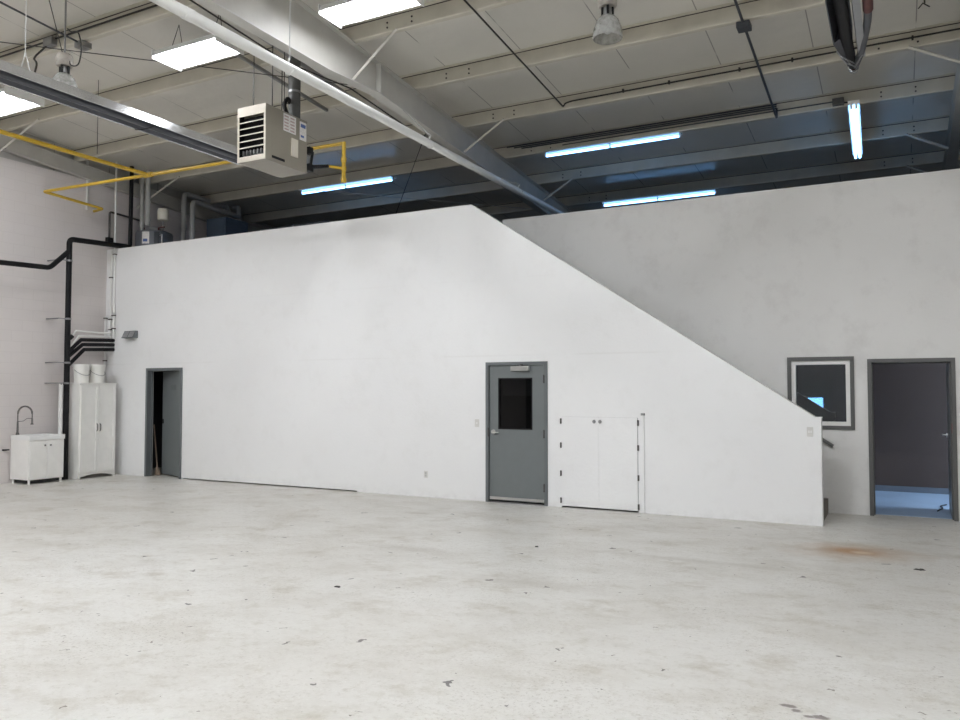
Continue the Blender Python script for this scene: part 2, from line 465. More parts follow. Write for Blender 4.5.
# office beyond the open doorway
OX0, OX1, OY1 = -2.6, 3.2, 14.95
struct('wall_office', MB().box(OX0, OX1, OY1, OY1 + .1, 0, 2.75).box(OX0 - .1, OX0, YB + .15, OY1, 0, 2.75)
       .box(OX1, OX1 + .1, YB + .15, 12.75, 0, 2.75).box(OX1, OX1 + .1, 14.35, OY1, 0, 2.75).box(OX1, OX1 + .1, 12.75, 14.35, 0, .9).box(OX1, OX1 + .1, 12.75, 14.35, 2.1, 2.75),
       'office', 'dark brown wall of the room beyond the open doorway', 'wall')
struct('ceiling_office', MB().box(OX0 - .1, OX1 + .1, YB + .15, OY1 + .1, 2.75, 2.85), 'plain', 'low ceiling of the room beyond the open doorway', 'ceiling')
struct('floor_office', MB().box(OX0, OX1, YB + .15, OY1, .001, .006), 'officefloor', 'bluish daylit floor of the room beyond the open doorway', 'floor')
struct('baseboard_office', MB().box(OX0, OX1, OY1 - .012, OY1, .006, .10), 'base', 'blue-grey base strip along the dark brown wall', 'baseboard')
w2 = thing('window_2', (OX1, 13.55, .9), 'bright window lighting the brown-walled room', 'window', None, 'structure')
obj('pane', MB().box(OX1 + .04, OX1 + .05, 12.78, 14.32, .93, 2.07), 'dayoffice', w2)
obj('window_frame', MB().box(OX1 - .01, OX1 + .09, 12.75, 12.78, .9, 2.1).box(OX1 - .01, OX1 + .09, 14.32, 14.35, .9, 2.1).box(OX1 - .01, OX1 + .09, 12.78, 14.32, .9, .93).box(OX1 - .01, OX1 + .09, 12.78, 14.32, 2.07, 2.1), 'white', w2)

# rear service door with a bright pane: mirrored in the interior window
d5 = thing('door_5', (-2.9, Y0, 0), 'rear door with a bright daylit pane behind the viewpoint', 'door', None, 'structure')
obj('leaf', MB().box(-3.4, -2.4, Y0 + .001, Y0 + .05, .01, 2.1), 'grey', d5)
obj('pane', MB().box(-3.2, -2.63, Y0 + .05, Y0 + .056, 1.02, 1.40), 'day', d5)

# ------------------------------------------------------------------ doors
def frame_mb(x0, x1, zt, y0, y1, face=.05, lip=.02):
    mb = MB()
    mb.box(x0, x0 + face, y0 - lip, y1 + lip, 0, zt).box(x1 - face, x1, y0 - lip, y1 + lip, 0, zt).box(x0 + face, x1 - face, y0 - lip, y1 + lip, zt - face, zt)
    # door stop
    mb.box(x0 + face, x0 + face + .015, y0 + .075, y1, 0, zt - face).box(x1 - face - .015, x1 - face, y0 + .075, y1, 0, zt - face).box(x0 + face, x1 - face, y0 + .075, y1, zt - face - .015, zt - face)
    return mb

# door_2: grey door with dark glass
d2 = thing('door_2', (-5.065, YF, 0), 'closed grey metal door with dark glass pane in the white stair wall', 'door', None, 'structure')
obj('door_frame', frame_mb(*D2[:2], 2.12, YF, YF + .17), 'greyframe', d2)
lx0, lx1 = D2[0] + .055, D2[1] - .055
gx0, gx1, gz0, gz1 = -5.371, -4.806, 1.105, 1.88
ly0, ly1 = YF + .012, YF + .057
leaf = MB().box(lx0, gx0, ly0, ly1, .035, 2.063).box(gx1, lx1, ly0, ly1, .035, 2.063).box(gx0, gx1, ly0, ly1, .035, gz0).box(gx0, gx1, ly0, ly1, gz1, 2.063)
lf = obj('leaf', leaf, 'grey', d2)
obj('glazing_bead', MB().box(gx0, gx0 + .018, ly0 - .006, ly1, gz0, gz1).box(gx1 - .018, gx1, ly0 - .006, ly1, gz0, gz1).box(gx0, gx1, ly0 - .006, ly1, gz0, gz0 + .018).box(gx0, gx1, ly0 - .006, ly1, gz1 - .018, gz1), 'black', lf)
obj('glass_pane', MB().box(gx0 + .018, gx1 - .018, ly0 + .015, ly0 + .021, gz0 + .018, gz1 - .018), 'darkglass', lf)
obj('door_sweep', MB().box(lx0 + .01, lx1 - .01, ly0 - .012, ly0, .045, .085), 'steel', d2)
obj('threshold', MB().box(lx0, lx1, YF - .01, YF + .15, 0, .012), 'dullsteel', d2)
cl = obj('door_closer', MB().box(-5.14, -4.84, ly0 - .065, ly0, 1.985, 2.055, .008), 'steel', d2)
obj('closer_arm', MB().box(-5.03, -4.86, ly0 - .05, ly0 - .035, 2.06, 2.072).box(-4.98, -4.95, ly0 - .06, ly0 + .0, 2.055, 2.085), 'chromedark', cl)
hd = obj('lever_handle', MB().lathe([(.001, -.012), (.034, -.012), (.036, 0)], (-5.455, ly0, 1.062), 20, 'y').tube(rounded([(-5.455, ly0, 1.062), (-5.455, ly0 - .055, 1.062), (-5.34, ly0 - .06, 1.055)], .03), [.011] * 8 if False else .011, 10), 'steel', d2, True)
obj('strike_plate', MB().box(D2[0] + .036, D2[0] + .052, YF - .023, YF - .0, .99, 1.12), 'chromedark', d2)
for z in (1.86, 1.05, .26):
    obj('hinge', MB().box(lx1 - .004, lx1 + .014, YF - .03, YF - .005, z - .06, z + .06).tube([(lx1 + .005, YF - .028, z - .06), (lx1 + .005, YF - .028, z + .06)], .009, 8), 'chromedark', d2)

# door_1: dark opening with the leaf swung a little inwards
d1 = thing('door_1', (-12.65, YF, 0), 'ajar dark grey door in the white wall beside the tall cabinet', 'door', None, 'structure')
obj('door_frame', frame_mb(*D1[:2], 2.13, YF, YF + .10), 'greyframe', d1)
a1 = math.radians(16)
mt = Matrix.Translation((D1[1] - .055, YF + .10, 0)) @ Matrix.Rotation(-a1, 4, 'Z')
l1 = obj('leaf', MB().box(-.90, -.004, -.022, .022, .03, 2.065, 0, mt), 'grey', d1)
obj('sign_plate', MB().box(-.52, -.34, -.027, -.022, 1.70, 1.80, 0, mt), 'greyframe', l1, False, 'small blank grey plate near the top of the door')
obj('lock', MB().box(-.875, -.84, -.032, -.022, 1.03, 1.12, 0, mt), 'black', l1)

# door_3: open doorway on the right
d3 = thing('door_3', (.153, YB, 0), 'open doorway with warm grey frame in the set-back partition', 'door', None, 'structure')
obj('door_frame', frame_mb(*D3[:2], 2.118, YB, YB + .15), 'brownframe', d3)
mt3 = Matrix.Translation((D3[1] - .045, YB + .17, 0)) @ Matrix.Rotation(math.radians(-91), 4, 'Z')
l3 = obj('leaf', MB().box(-.91, 0, -.022, .022, .012, 2.06, 0, mt3), 'grey', d3)
hp = mt3 @ Vector((-.84, .022, 1.06))
obj('lever_handle', MB().lathe([(.001, -.02), (.03, -.02), (.032, 0)], (hp.x - .022 - .022, hp.y, hp.z), 16, 'x').tube([(hp.x - .04, hp.y, hp.z), (hp.x - .10, hp.y, hp.z), (hp.x - .105, hp.y + .02, hp.z), (hp.x - .105, hp.y + .11, hp.z)], .011, 10), 'steel', l3, True)
obj('red_tag', MB().box(D3[1] - .052, D3[1] - .047, YB - .005, YB + .03, 1.19, 1.26).box(D3[1] - .052, D3[1] - .047, YB + .03, YB + .05, 1.13, 1.2), 'red', d3, False, 'small red tag on the door jamb')

# window_1
w1 = thing('window_1', (-.955, YB, 1.15), 'small interior window with dark grey surround and pale inner stop', 'window', None, 'structure')
def ring(x0, x1, z0, z1, t, y0, y1):
    return MB().box(x0, x0 + t, y0, y1, z0, z1).box(x1 - t, x1, y0, y1, z0, z1).box(x0 + t, x1 - t, y0, y1, z0, z0 + t).box(x0 + t, x1 - t, y0, y1, z1 - t, z1)
obj('window_frame', ring(*W1[:2], W1[2], W1[3], .052, YB - .02, YB + .17), 'brownframe', w1)
obj('glazing_stop', ring(W1[0] + .052, W1[1] - .052, W1[2] + .052, W1[3] - .052, .055, YB + .01, YB + .12), 'cab', w1, False, 'pale inner stop')
obj('glass_pane', MB().box(W1[0] + .107, W1[1] - .107, YB + .06, YB + .066, W1[2] + .107, W1[3] - .107), 'glass', w1)

# door_4: low white double access door
d4 = thing('door_4', (-3.77, YF, 0), 'low white double access door beside the grey door', 'door', None, 'structure')
for (a, b) in ((-4.335, -3.7695), (-3.7685, -3.207)):
    obj('leaf', MB().box(a, b, YF - .006, YF + .01, .025, 1.309), 'front', d4)
for x in (-3.83, -3.742):
    obj('knob', MB().lathe([(.001, -.03), (.022, -.03), (.026, -.02), (.012, -.012), (.012, 0)], (x, YF - .012, 1.247), 16, 'y'), 'dullsteel', d4, True)
for x, zs in ((-4.345, (1.246, .897, .491, .101)), (-3.195, (1.239, .893, .479, .079))):
    for z in zs:
        obj('hinge', MB().box(x - .012, x + .012, YF - .016, YF, z - .038, z + .038).tube([(x, YF - .018, z - .04), (x, YF - .018, z + .04)], .008, 8), 'chromedark', d4)
struct('wall_cupboard', MB().box(-4.34, -3.19, YF + .02, YF + .04, .03, 1.31), 'cabshadow', 'dark sheet painting the shade of the cupboard space behind the low white doors', 'wall')  # near-black sheet paints the shade behind the door gaps

# slim surface conduit next to the low doors
cd = thing('surface_conduit', (-3.115, YF, 0), 'thin white vertical conduit on the wall at the edge of the low access door', 'conduit')
obj('tube', MB().tube([(-3.115, YF - .012, .01), (-3.115, YF - .012, 1.345)], .011, 10), 'white', cd, True)
obj('end_cap', MB().box(-3.15, -3.10, YF - .03, YF, 1.345, 1.375), 'dullsteel', cd)

# switch plates
def plate(x, z, w, h, label, toggles):
    t = thing('switch_plate', (x, YF, z), label, 'switch')
    obj('cover', MB().box(x - w / 2, x + w / 2, YF - .008, YF, z - h / 2, z + h / 2, .003), 'switchcover', t)
    for d in toggles:
        obj('toggle', MB().box(x + d - .008, x + d + .008, YF - .02, YF - .006, z - .014, z + .014), 'white' if w < .1 else 'pvc', t)
plate(-5.73, 1.19, .075, .12, 'faint white switch plate just beside the grey door with dark glass', (0,))
plate(-.985, 1.172, .075, .12, 'white switch plate near the low end of the sloping stair wall', (-.012, .014))
ou = thing('outlet_plate', (-6.65, YF, .36), 'small white outlet low on the big white wall between the two grey doors', 'outlet')
obj('cover', MB().box(-6.685, -6.615, YF - .007, YF, .305, .415, .003), 'switchcover', ou)
obj('socket', MB().box(-6.665, -6.635, YF - .010, YF - .006, .325, .355).box(-6.665, -6.635, YF - .010, YF - .006, .365, .395), 'pvc', ou)

# wall fixture with two square faces
ef = thing('emergency_light', (-13.62, YF, 2.74), 'small grey fixture with two square faces on the white wall above the ajar door', 'light fixture')
def wedge(x0, x1):
    return MB().face_strip([[(x0, YF - .12, 2.74), (x1, YF - .12, 2.74), (x1, YF - .045, 2.885), (x0, YF - .045, 2.885)], [(x0, YF, 2.74), (x1, YF, 2.74), (x1, YF, 2.885), (x0, YF, 2.885)]])
obj('housing', wedge(-13.765, -13.42), 'greyframe', ef)
for x0, x1 in ((-13.75, -13.605), (-13.58, -13.44)):
    obj('lamp_face', MB().face_strip([[(x0, YF - .115, 2.758), (x1, YF - .115, 2.758), (x1, YF - .053, 2.872), (x0, YF - .053, 2.872)], [(x0, YF - .122, 2.754), (x1, YF - .122, 2.754), (x1, YF - .060, 2.868), (x0, YF - .060, 2.868)]]), 'galv', ef)

# ------------------------------------------------------------------ stairs
st = MB()
n = 17; rise = DECK / n; tr = (5.9 - .86) / n * 1.0
for i in range(n):
    x = -.875 - i * .28
    st.box(x - .30, x, YF + .18, YB - .05, i * rise, (i + 1) * rise)
single('staircase', st, 'deck', 'dark bottom step of the stair just behind the low end of the white wall', 'stairs')
single('stair_handrail', MB().tube([(-5.8, YB - .06, 4.25), (-.90, YB - .06, .99), (-.80, YB - .06, .925)], .022, 12).tube([(-1.0, YB, 1.05), (-1.0, YB - .06, 1.05)], .01, 8), 'brownframe',
       'dark handrail end sticking out under the interior window', 'handrail', None, None, True)

# ------------------------------------------------------------------ roof steel
PY = [9.95 + 1.532 * k for k in range(-3, 5)]
PLAB = ['pale roof beam at the top left corner above the hanging heater tube',
        'roof beam at top left with a dark cable along its face',
        'roof beam crossing behind the three bright ceiling fixtures',
        'roof beam just below the clear dome lamp at centre',
        'roof beam carrying one thin black conduit along its face',
        'roof beam with bundled dark conduits along its top edge',
        'dim roof beam between the two long tube lights over the mezzanine',
        'farthest dim roof beam seen just above the set-back partition']
for y, lab in zip(PY, PLAB):
    zt = roof_z(y); zb = zt - .215
    pr = [(y, zt), (y, zb + .012), (y + .012, zb), (y + .075, zb - .004), (y + .075, zb + .02), (y + .068, zb + .02), (y + .068, zb + .006), (y + .016, zb + .008), (y + .008, zb + .016), (y + .008, zt - .008), (y - .06, zt - .003), (y - .06, zt + .004)]
    root = thing('roof_purlin', (-3.2, y, zb - .004), lab, 'beam')
    obj('beam', MB().prism(pr, 'x', XL + .02, X1 - .02), 'purlin', root)
    obj('shadow_gap_strip', MB().prism([(y - .006, zt - .017), (y + .004, zt - .017), (y + .004, zt + .004), (y - .006, zt + .004)], 'x', XL + .02, X1 - .02), 'bolt', root)  # dark strip paints the shadow gap between roof sheet and purlin
    # bolts beside the rafter laps
    for bx in (-6.44, .86):
        for dx in ((.62, 1.0) if bx < 0 else (-.55, -1.0)):
            for dz in (.06, .125):
                obj('bolt', MB().tube([(bx + dx, y - .008, zb + dz), (bx + dx, y + .001, zb + dz)], .014, 6), 'bolt', root)

def rafter(x, prof, lab, splice=()):
    """prof: list of (y, depth below the roof) for the bottom flange"""
    root = thing('roof_rafter', (x, 12, roof_z(12) - 1), lab, 'beam')
    top = [(y, roof_z(y) - .235) for y, d in prof]; bot = [(y, roof_z(y) - d) for y, d in prof]
    obj('web', MB().prism(bot + top[::-1], 'x', x - .006, x + .006), 'rafter', root)
    obj('top_flange', MB().prism(top + [(y, z + .014) for y, z in top[::-1]], 'x', x - .08, x + .08), 'rafter', root)
    obj('bottom_flange', MB().prism([(y, z - .014) for y, z in bot] + bot[::-1], 'x', x - .08, x + .08), 'flange', root)
    for y in splice:
        import bisect
        ks = [p[0] for p in prof]; i = max(1, min(len(ks) - 1, bisect.bisect(ks, y)))
        t = (y - ks[i - 1]) / (ks[i] - ks[i - 1]); d = prof[i - 1][1] * (1 - t) + prof[i][1] * t
        obj('splice_plate', MB().box(x - .085, x + .085, y - .018, y + .018, roof_z(y) - d, roof_z(y) - .235), 'flange', root)
    return root
rafter(-6.44, [(1.5, 1.28), (6.0, .96), (7.9, .82), (9.0, .66), (20.6, .66)], 'large grey roof girder running diagonally from top left to the stair wall peak', (9.05,))
rafter(.86, [(7.5, .53), (20.6, .53)], 'grey roof girder at the right edge above the set-back partition')
er = thing('eave_rafter', (XL + .25, 6, 6.0), 'dark end girder along the top of the left block wall', 'beam')
ep = [(1.5, roof_z(1.5) - .235), (17.5, roof_z(17.5) - .235)]
obj('beam', MB().prism(ep + [(y, z - .26) for y, z in ep[::-1]], 'x', XL + .10, XL + .11), 'rafter', er)
obj('flange', MB().prism([(y, z - .26) for y, z in ep] + [(y, z - .272) for y, z in ep[::-1]], 'x', XL + .02, XL + .13).prism([(y, z) for y, z in ep] + [(y, z - .012) for y, z in ep[::-1]], 'x', XL + .02, XL + .13), 'rafter', er)

def brace(p, q, lab):
    single('flange_brace', MB().tube([p, q], .02, 4), 'brace', lab, 'brace')
bz = lambda k: roof_z(PY[k]) - .205
brace((-5.66, PY[2] - .012, bz(2)), (-6.36, PY[2] - .012, roof_z(PY[2]) - .74), 'pale slanting brace under the bright fixture beside the girder')
brace((-5.62, PY[4] - .012, bz(4)), (-6.36, PY[4] - .012, roof_z(PY[4]) - .64), 'thin brace from the black-conduit beam to the main girder')
brace((-5.62, PY[6] - .012, bz(6)), (-6.36, PY[6] - .012, roof_z(PY[6]) - .64), 'dim brace on the main girder close above the set-back partition')
brace((.2, PY[4] - .012, bz(4)), (.78, PY[4] - .012, roof_z(PY[4]) - .52), 'pale brace in the upper right corner by the right girder')
brace((.2, PY[6] - .012, bz(6)), (.78, PY[6] - .012, roof_z(PY[6]) - .52), 'dim brace on the right girder, upper of the two over the partition')
brace((.2, PY[7] - .012, bz(7)), (.78, PY[7] - .012, roof_z(PY[7]) - .52), 'dim brace on the right girder, lowest by the partition top')
brace((-13.06, PY[2] - .05, bz(2)), (XL + .02, PY[2] - .05, 5.90), 'pale brace from the left block wall top to a roof beam')
brace((-13.1, PY[4] - .05, bz(4)), (XL + .02, PY[4] - .05, 5.60), 'dim slanting brace above the water heater')

# ------------------------------------------------------------------ fluorescent lights
def bright_fixture(x0, x1, y0, y1, z, lab, tube='tube', group=None):
    root = thing('fluorescent_fixture', ((x0 + x1) / 2, (y0 + y1) / 2, z), lab, 'light fixture', group)
    ym = (y0 + y1) / 2
    prof = []
    for (a, b) in ((y0, ym - .01), (ym + .01, y1)):
        w = b - a
        prof.append([(a, z), (a + .05, z + .08), (b - .05, z + .08), (b, z), (b, z + .006), (b - .045, z + .09), (a + .045, z + .09), (a, z + .006)])
    h = MB()
    for p in prof: h.prism(p, 'x', x0, x1)
    h.box(x0, x1, ym - .06, ym + .06, z + .085, z + .13)
    obj('housing', h, 'white', root)
    obj('end_plate', MB().box(x0 - .012, x0, y0, y1, z - .035, z + .09), 'white', root)
    obj('end_plate', MB().box(x1, x1 + .012, y0, y1, z - .035, z + .09), 'white', root)
    for k in range(4):
        a, b = ((y0, ym - .01), (ym + .01, y1))[k // 2]
        yy = a + (b - a) * (.30 if k % 2 == 0 else .70)
        obj('tube', MB().tube([(x0 + .05, yy, z + .018), (x1 - .05, yy, z + .018)], .021, 10), tube, root, True)
    for xx in (x0 + .2, x1 - .2):
        zr = roof_z(ym)
        obj('hanger_wire', MB().tube([(xx, ym - .1, z + .13), (xx + .02, ym, zr)], .005, 5).tube([(xx, ym + .1, z + .13), (xx + .02, ym, zr)], .005, 5), 'cable', root)
    return root
fa = bright_fixture(-8.79, -7.63, 7.19, 7.69, 6.19, 'bright four-tube ceiling fixture behind the white overhead pipe')
bright_fixture(-6.06, -4.86, 7.33, 7.77, 6.24, 'bright four-tube ceiling fixture against the main girder at the top edge')
bright_fixture(-13.2, -11.95, 7.10, 7.74, 6.24, 'bright four-tube ceiling fixture at the left edge below the heater tube')
fb = None
for y, xs_ in ((2.4, (-11.0, -6.6, -2.6, 1.5)), (-2.6, (-9.0, -4.2, .4))):
    for x in xs_:
        lab = 'bright four-tube ceiling fixture over the floor behind the viewpoint'
        if fb is None:
            fb = bright_fixture(x - .58, x + .58, y - .25, y + .25, 6.65, lab, 'newtube', 'fixtures behind the viewpoint'); fb0 = (x, y)
        else:
            dup(fb, (x - fb0[0], y - fb0[1], .0833 * (fb0[1] - y)), lab, 'fixtures behind the viewpoint')

def strip(name_lab, p0, p1, z, double=False):
    p0 = Vector((*p0, z)); p1 = Vector((*p1, z)); d = (p1 - p0).normalized(); s = Vector((-d.y, d.x, 0))
    root = thing('strip_light', (p0 + p1) / 2, name_lab, 'light fixture')
    def bar(a, b, w, z0, z1):
        q = [a - s * w, a + s * w, b + s * w, b - s * w]
        return MB().face_strip([[(v.x, v.y, z + z0) for v in q], [(v.x, v.y, z + z1) for v in q]])
    w = .055 if double else .08
    obj('channel', bar(p0 - d * .03, p1 + d * .03, w + .02, .045, .10), 'white', root)
    m = (p0 + p1) / 2
    offs = (-.032, .032) if double else (0,)
    for a, b in ((p0, m - d * .025), (m + d * .025, p1)):
        for o in offs:
            obj('tube', MB().tube([a + s * o, b + s * o], .020, 10), 'tubecool', root, True)
    sk = MB()
    for c in (p0 - d * .015, m, p1 + d * .015):
        for o in offs:
            q = c + s * o; sk.box(q.x - .015, q.x + .015, q.y - .015, q.y + .015, z - .02, z + .05)
    obj('socket', sk, 'white', root)
    return root
zc = roof_z(PY[5]) - .33
strip('long tube light over the mezzanine right of the main girder', (-5.58, 13.16), (-3.17, 13.16), 5.96)
strip('long tube light just above the set-back partition top', (-5.53, 16.22), (-3.20, 16.22), 5.68)
strip('long tube light hanging beneath the yellow gas drop pipe', (-11.25, 13.12), (-8.93, 13.12), 5.93)
strip('twin-tube strip light pointing toward the viewer at upper right', (-.475, 12.15), (-.53, 14.78), 5.66, True)

# ------------------------------------------------------------------ high-bay lamps (unlit, clear domes)
def highbay(x, y, z, lab):
    root = thing('high_bay_lamp', (x, y, z), lab, 'lamp')
    prof = [(.158, 0), (.165, .012), (.163, .03), (.150, .12), (.120, .20), (.080, .245), (.050, .26)]
    inner = [(r - .006, h) for r, h in prof[::-1]]
    obj('dome', MB().lathe(prof + inner + [prof[0]], (x, y, z), 28), 'acrylic', root, True)
    obj('bulb', MB().lathe([(.001, .05), (.035, .07), (.045, .11), (.03, .16), (.02, .24)], (x, y, z), 14), 'pvc', root, True)
    obj('neck', MB().lathe([(.045, .255), (.05, .27), (.045, .34)], (x, y, z), 16, 'z', True), 'dullsteel', root, True)
    for a in range(4):
        c, s_ = math.cos(a * PI / 2 + .4) * .055, math.sin(a * PI / 2 + .4) * .055
        obj('bracket', MB().box(x + c - .012, x + c + .012, y + s_ - .012, y + s_ + .012, z + .25, z + .36), 'black', root)
    obj('ballast_housing', MB().lathe([(.001, .35), (.09, .35), (.105, .37), (.105, .47), (.085, .50), (.03, .51)], (x, y, z), 18), 'ballast', root, True)
    obj('stem', MB().tube([(x, y, z + .5), (x, y, roof_z(y))], .012, 8), 'dullsteel', root, True)
    return root
highbay(-2.74, 8.18, 5.54, 'unlit clear dome lamp hanging at the top edge near centre')
hb2 = highbay(-9.28, 6.27, 5.45, 'unlit clear dome lamp behind the long heater tube at top left')
# looped power lead of the left dome lamp
hx, hy, hz = -9.28, 6.27, 5.45
obj('power_lead', MB().tube(rounded([(hx + .02, hy, hz + .50), (hx + .09, hy, hz + .50), (hx + .10, hy, hz + .34), (hx + .28, hy, hz + .30), (hx + .34, hy, hz + .52), (hx + .26, hy, hz + .76), (hx + .05, hy + .05, hz + .80), (hx - .1, hy + .1, hz + .9)], .12, 4), .009, 6), 'cable', hb2, True)
obj('support_wire', MB().tube([(hx - .04, hy, hz + .52), (hx - .35, hy, roof_z(hy))], .006, 5), 'cable', hb2)

# ------------------------------------------------------------------ radiant tube heaters
rh = thing('radiant_heater', (-8.1, 5, 4.9), 'long radiant tube heater with shiny hood at top left ending at the unit heater', 'heater')
hood = [(-8.36, 4.945), (-8.345, 4.942), (-8.275, 5.05), (-8.06, 5.055), (-7.995, 4.942), (-7.98, 4.945), (-8.05, 5.072), (-8.285, 5.068)]
obj('reflector_hood', MB().prism(hood, 'y', 1.0, 8.34), 'alu', rh)
obj('burner_tube', MB().tube([(-8.17, 1.0, 4.985), (-8.17, 8.30, 4.985)], .045, 14), 'darkin', rh, True)
obj('liner', MB().prism([(-8.335, 4.948), (-8.27, 5.045), (-8.065, 5.05), (-8.002, 4.948), (-8.007, 4.948), (-8.068, 5.042), (-8.267, 5.037), (-8.33, 4.948)], 'y', 1.02, 8.3), 'darkin', rh)  # added dark lining; shade inside the hood is put into its colour
obj('end_cap', MB().prism([(-8.34, 4.95), (-8.285, 5.06), (-8.06, 5.06), (-7.99, 4.95), (-8.17, 4.93)], 'y', 8.34, 8.355), 'alu', rh)
for y in (2.2, 5.07):
    obj('hanger_chain', MB().tube([(-8.26, y, 5.06), (-8.17, y, 5.3)], .005, 5).tube([(-8.07, y, 5.06), (-8.17, y, 5.3)], .005, 5).tube([(-8.17, y, 5.3), (-8.17, y, roof_z(y))], .005, 5), 'pvc', rh)
for y in (4.6, 6.6):
    obj('hood_bracket', MB().tube([(-8.35, y, 4.94), (-8.25, y, 4.925), (-8.08, y, 4.925), (-7.985, y, 4.94)], .006, 6), 'black', rh)

r2 = thing('radiant_heater', (-.4, 7, 5.2), 'dark twin-tube radiant heater hanging at the top edge on the right', 'heater')
obj('reflector_hood', MB().prism([(-.515, 5.18), (-.505, 5.175), (-.47, 5.33), (-.34, 5.345), (-.335, 5.36), (-.48, 5.345)], 'y', 3.0, 8.60), 'darkin', r2)
obj('burner_tube', MB().tube([(-.40, 3.0, 5.25), (-.40, 8.6, 5.25), (-.365, 9.36, 5.21)], [.058, .058, .04], 14), 'black', r2, True)
obj('hood_end', MB().face_strip([[(-.515, 8.60, 5.18), (-.48, 8.60, 5.345), (-.335, 8.60, 5.36), (-.335, 8.6, 5.30)], [(-.41, 9.25, 5.17), (-.40, 9.25, 5.24), (-.36, 9.25, 5.25), (-.36, 9.25, 5.2)]]), 'darkin', r2)
obj('side_panel', MB().prism([(-.30, 5.19), (-.235, 5.19), (-.235, 5.20), (-.293, 5.20), (-.31, 5.34), (-.32, 5.34)], 'y', 3.0, 9.10), 'galv', r2)
obj('return_tube', MB().tube([(-.175, 3.0, 5.23), (-.175, 7.72, 5.23)], .045, 14), 'galv', r2, True)
obj('clamp', MB().tube([(-.175, 7.66, 5.23), (-.175, 7.72, 5.23)], .052, 14).box(-.128, -.108, 7.66, 7.72, 5.19, 5.26), 'dullsteel', r2, True)
obj('rusty_collar', MB().tube([(-.175, 7.72, 5.23), (-.18, 8.05, 5.23)], .046, 14), 'copper', r2, True, 'dark rusty red collar')
obj('return_bend', MB().tube(rounded([(-.18, 8.0, 5.23), (-.19, 8.3, 5.23), (-.27, 9.0, 5.21), (-.34, 9.33, 5.20)], .2), .036, 14), 'darkin', r2, True)
obj('end_cap', MB().lathe([(.001, -.01), (.04, -.01), (.04, .01), (.001, .01)], (-.362, 9.40, 5.20), 16, 'y'), 'copper', r2, True)
obj('end_ring', MB().lathe([(.03, -.02), (.05, -.02), (.053, .0), (.05, .03), (.03, .03), (.03, -.02)], (-.362, 9.40, 5.20), 16, 'y'), 'galv', r2, True)
obj('end_bracket', MB().tube([(-.49, 8.75, 5.16), (-.42, 9.0, 5.12), (-.34, 9.2, 5.14), (-.26, 9.0, 5.18)], .008, 6).tube([(-.45, 8.8, 5.12), (-.33, 9.3, 5.2)], .007, 6), 'galv', r2, True)
for y in (4.5, 8.0):
    obj('hanger_chain', MB().tube([(-.35, y, 5.4), (-.35, y, roof_z(y))], .006, 5), 'cable', r2)

# ------------------------------------------------------------------ unit heater
uh = thing('unit_heater', (-7.58, 8.2, 4.75), 'beige box heater with black louvre slots hanging from the roof', 'heater')
hx0, hx1, hy0, hy1, hz0, hz1 = -7.83, -7.335, 7.80, 8.64, 4.755, 5.50
fx0, fx1, fz0, fz1 = hx0 + .026, hx1 - .026, hz0 + .07, hz1 - .125
obj('casing', MB().box(hx0, hx1, hy0 + .10, hy1, hz0, hz1, .006), 'heater', uh)
fr = ring(hx0, hx1, hz0, hz1, .026, hy0, hy0 + .012).box(fx0, fx1, hy0, hy0 + .012, fz1, hz1 - .025).box(fx0, fx1, hy0, hy0 + .012, hz0 + .025, fz0)
obj('louvre_box', ring(hx0 + .002, hx1 - .002, hz0 + .002, hz1 - .002, .022, hy0 + .012, hy0 + .10), 'black', uh)  # black lining paints the shade inside the louvre slots
obj('front_shell', ring(hx0, hx1, hz0, hz1, .0019, hy0 + .012, hy0 + .10), 'heater', uh)
obj('front_frame', fr, 'heaterface', uh)
obj('louvre_recess', MB().box(fx0, fx1, hy0 + .085, hy0 + .099, fz0, fz1), 'black', uh)  # slot shade put into the black back sheet
nl = 6
for i in range(5):
    z = fz1 - .062 - i * .086
    obj('louvre', MB().face_strip([[(fx0, hy0 + .005, z - .016), (fx0, hy0 + .06, z + .010), (fx0, hy0 + .062, z + .004), (fx0, hy0 + .005, z - .030)], [(fx1, hy0 + .005, z - .016), (fx1, hy0 + .06, z + .010), (fx1, hy0 + .062, z + .004), (fx1, hy0 + .005, z - .030)]]), 'heaterface', uh)
g = MB()
for i in range(7):
    x = fx0 + .03 + i * (fx1 - fx0 - .06) / 6; g.box(x - .008, x + .008, hy0 + .05, hy0 + .085, fz0 + .03, fz0 + .10)
obj('burner_grille', g, 'dullsteel', uh)
obj('access_panel', MB().box(hx1, hx1 + .02, 8.30, 8.43, 4.92, 5.17, .004), 'heaterface', uh)
lb = obj('warning_label', MB().box(hx1, hx1 + .002, 8.15, 8.40, 5.235, 5.475), 'label', uh)
g = MB()
for i in range(5):
    for j in range(2): g.box(hx1 + .002, hx1 + .003, 8.165 + j * .12, 8.25 + j * .12, 5.255 + i * .044, 5.275 + i * .044)
obj('label_print', g, 'labelred', lb)
lb = obj('rating_label', MB().box(hx1, hx1 + .002, 8.48, 8.62, 5.20, 5.46), 'label', uh)
obj('label_print', MB().box(hx1 + .002, hx1 + .003, 8.50, 8.60, 5.38, 5.43).box(hx1 + .002, hx1 + .003, 8.5, 8.57, 5.24, 5.27), 'labelblue', lb)
obj('name_plate', MB().box(hx1, hx1 + .003, 7.93, 8.18, 4.80, 4.835), 'black', uh)
fl = obj('flue_pipe', MB().tube([(-7.42, 8.46, 5.45), (-7.42, 8.46, roof_z(8.46) - .0)], .085, 18), 'flue', uh, True)
obj('flue_band', MB().tube([(-7.42, 8.46, 5.86), (-7.42, 8.46, 5.89)], .09, 18), 'dullsteel', fl, True)
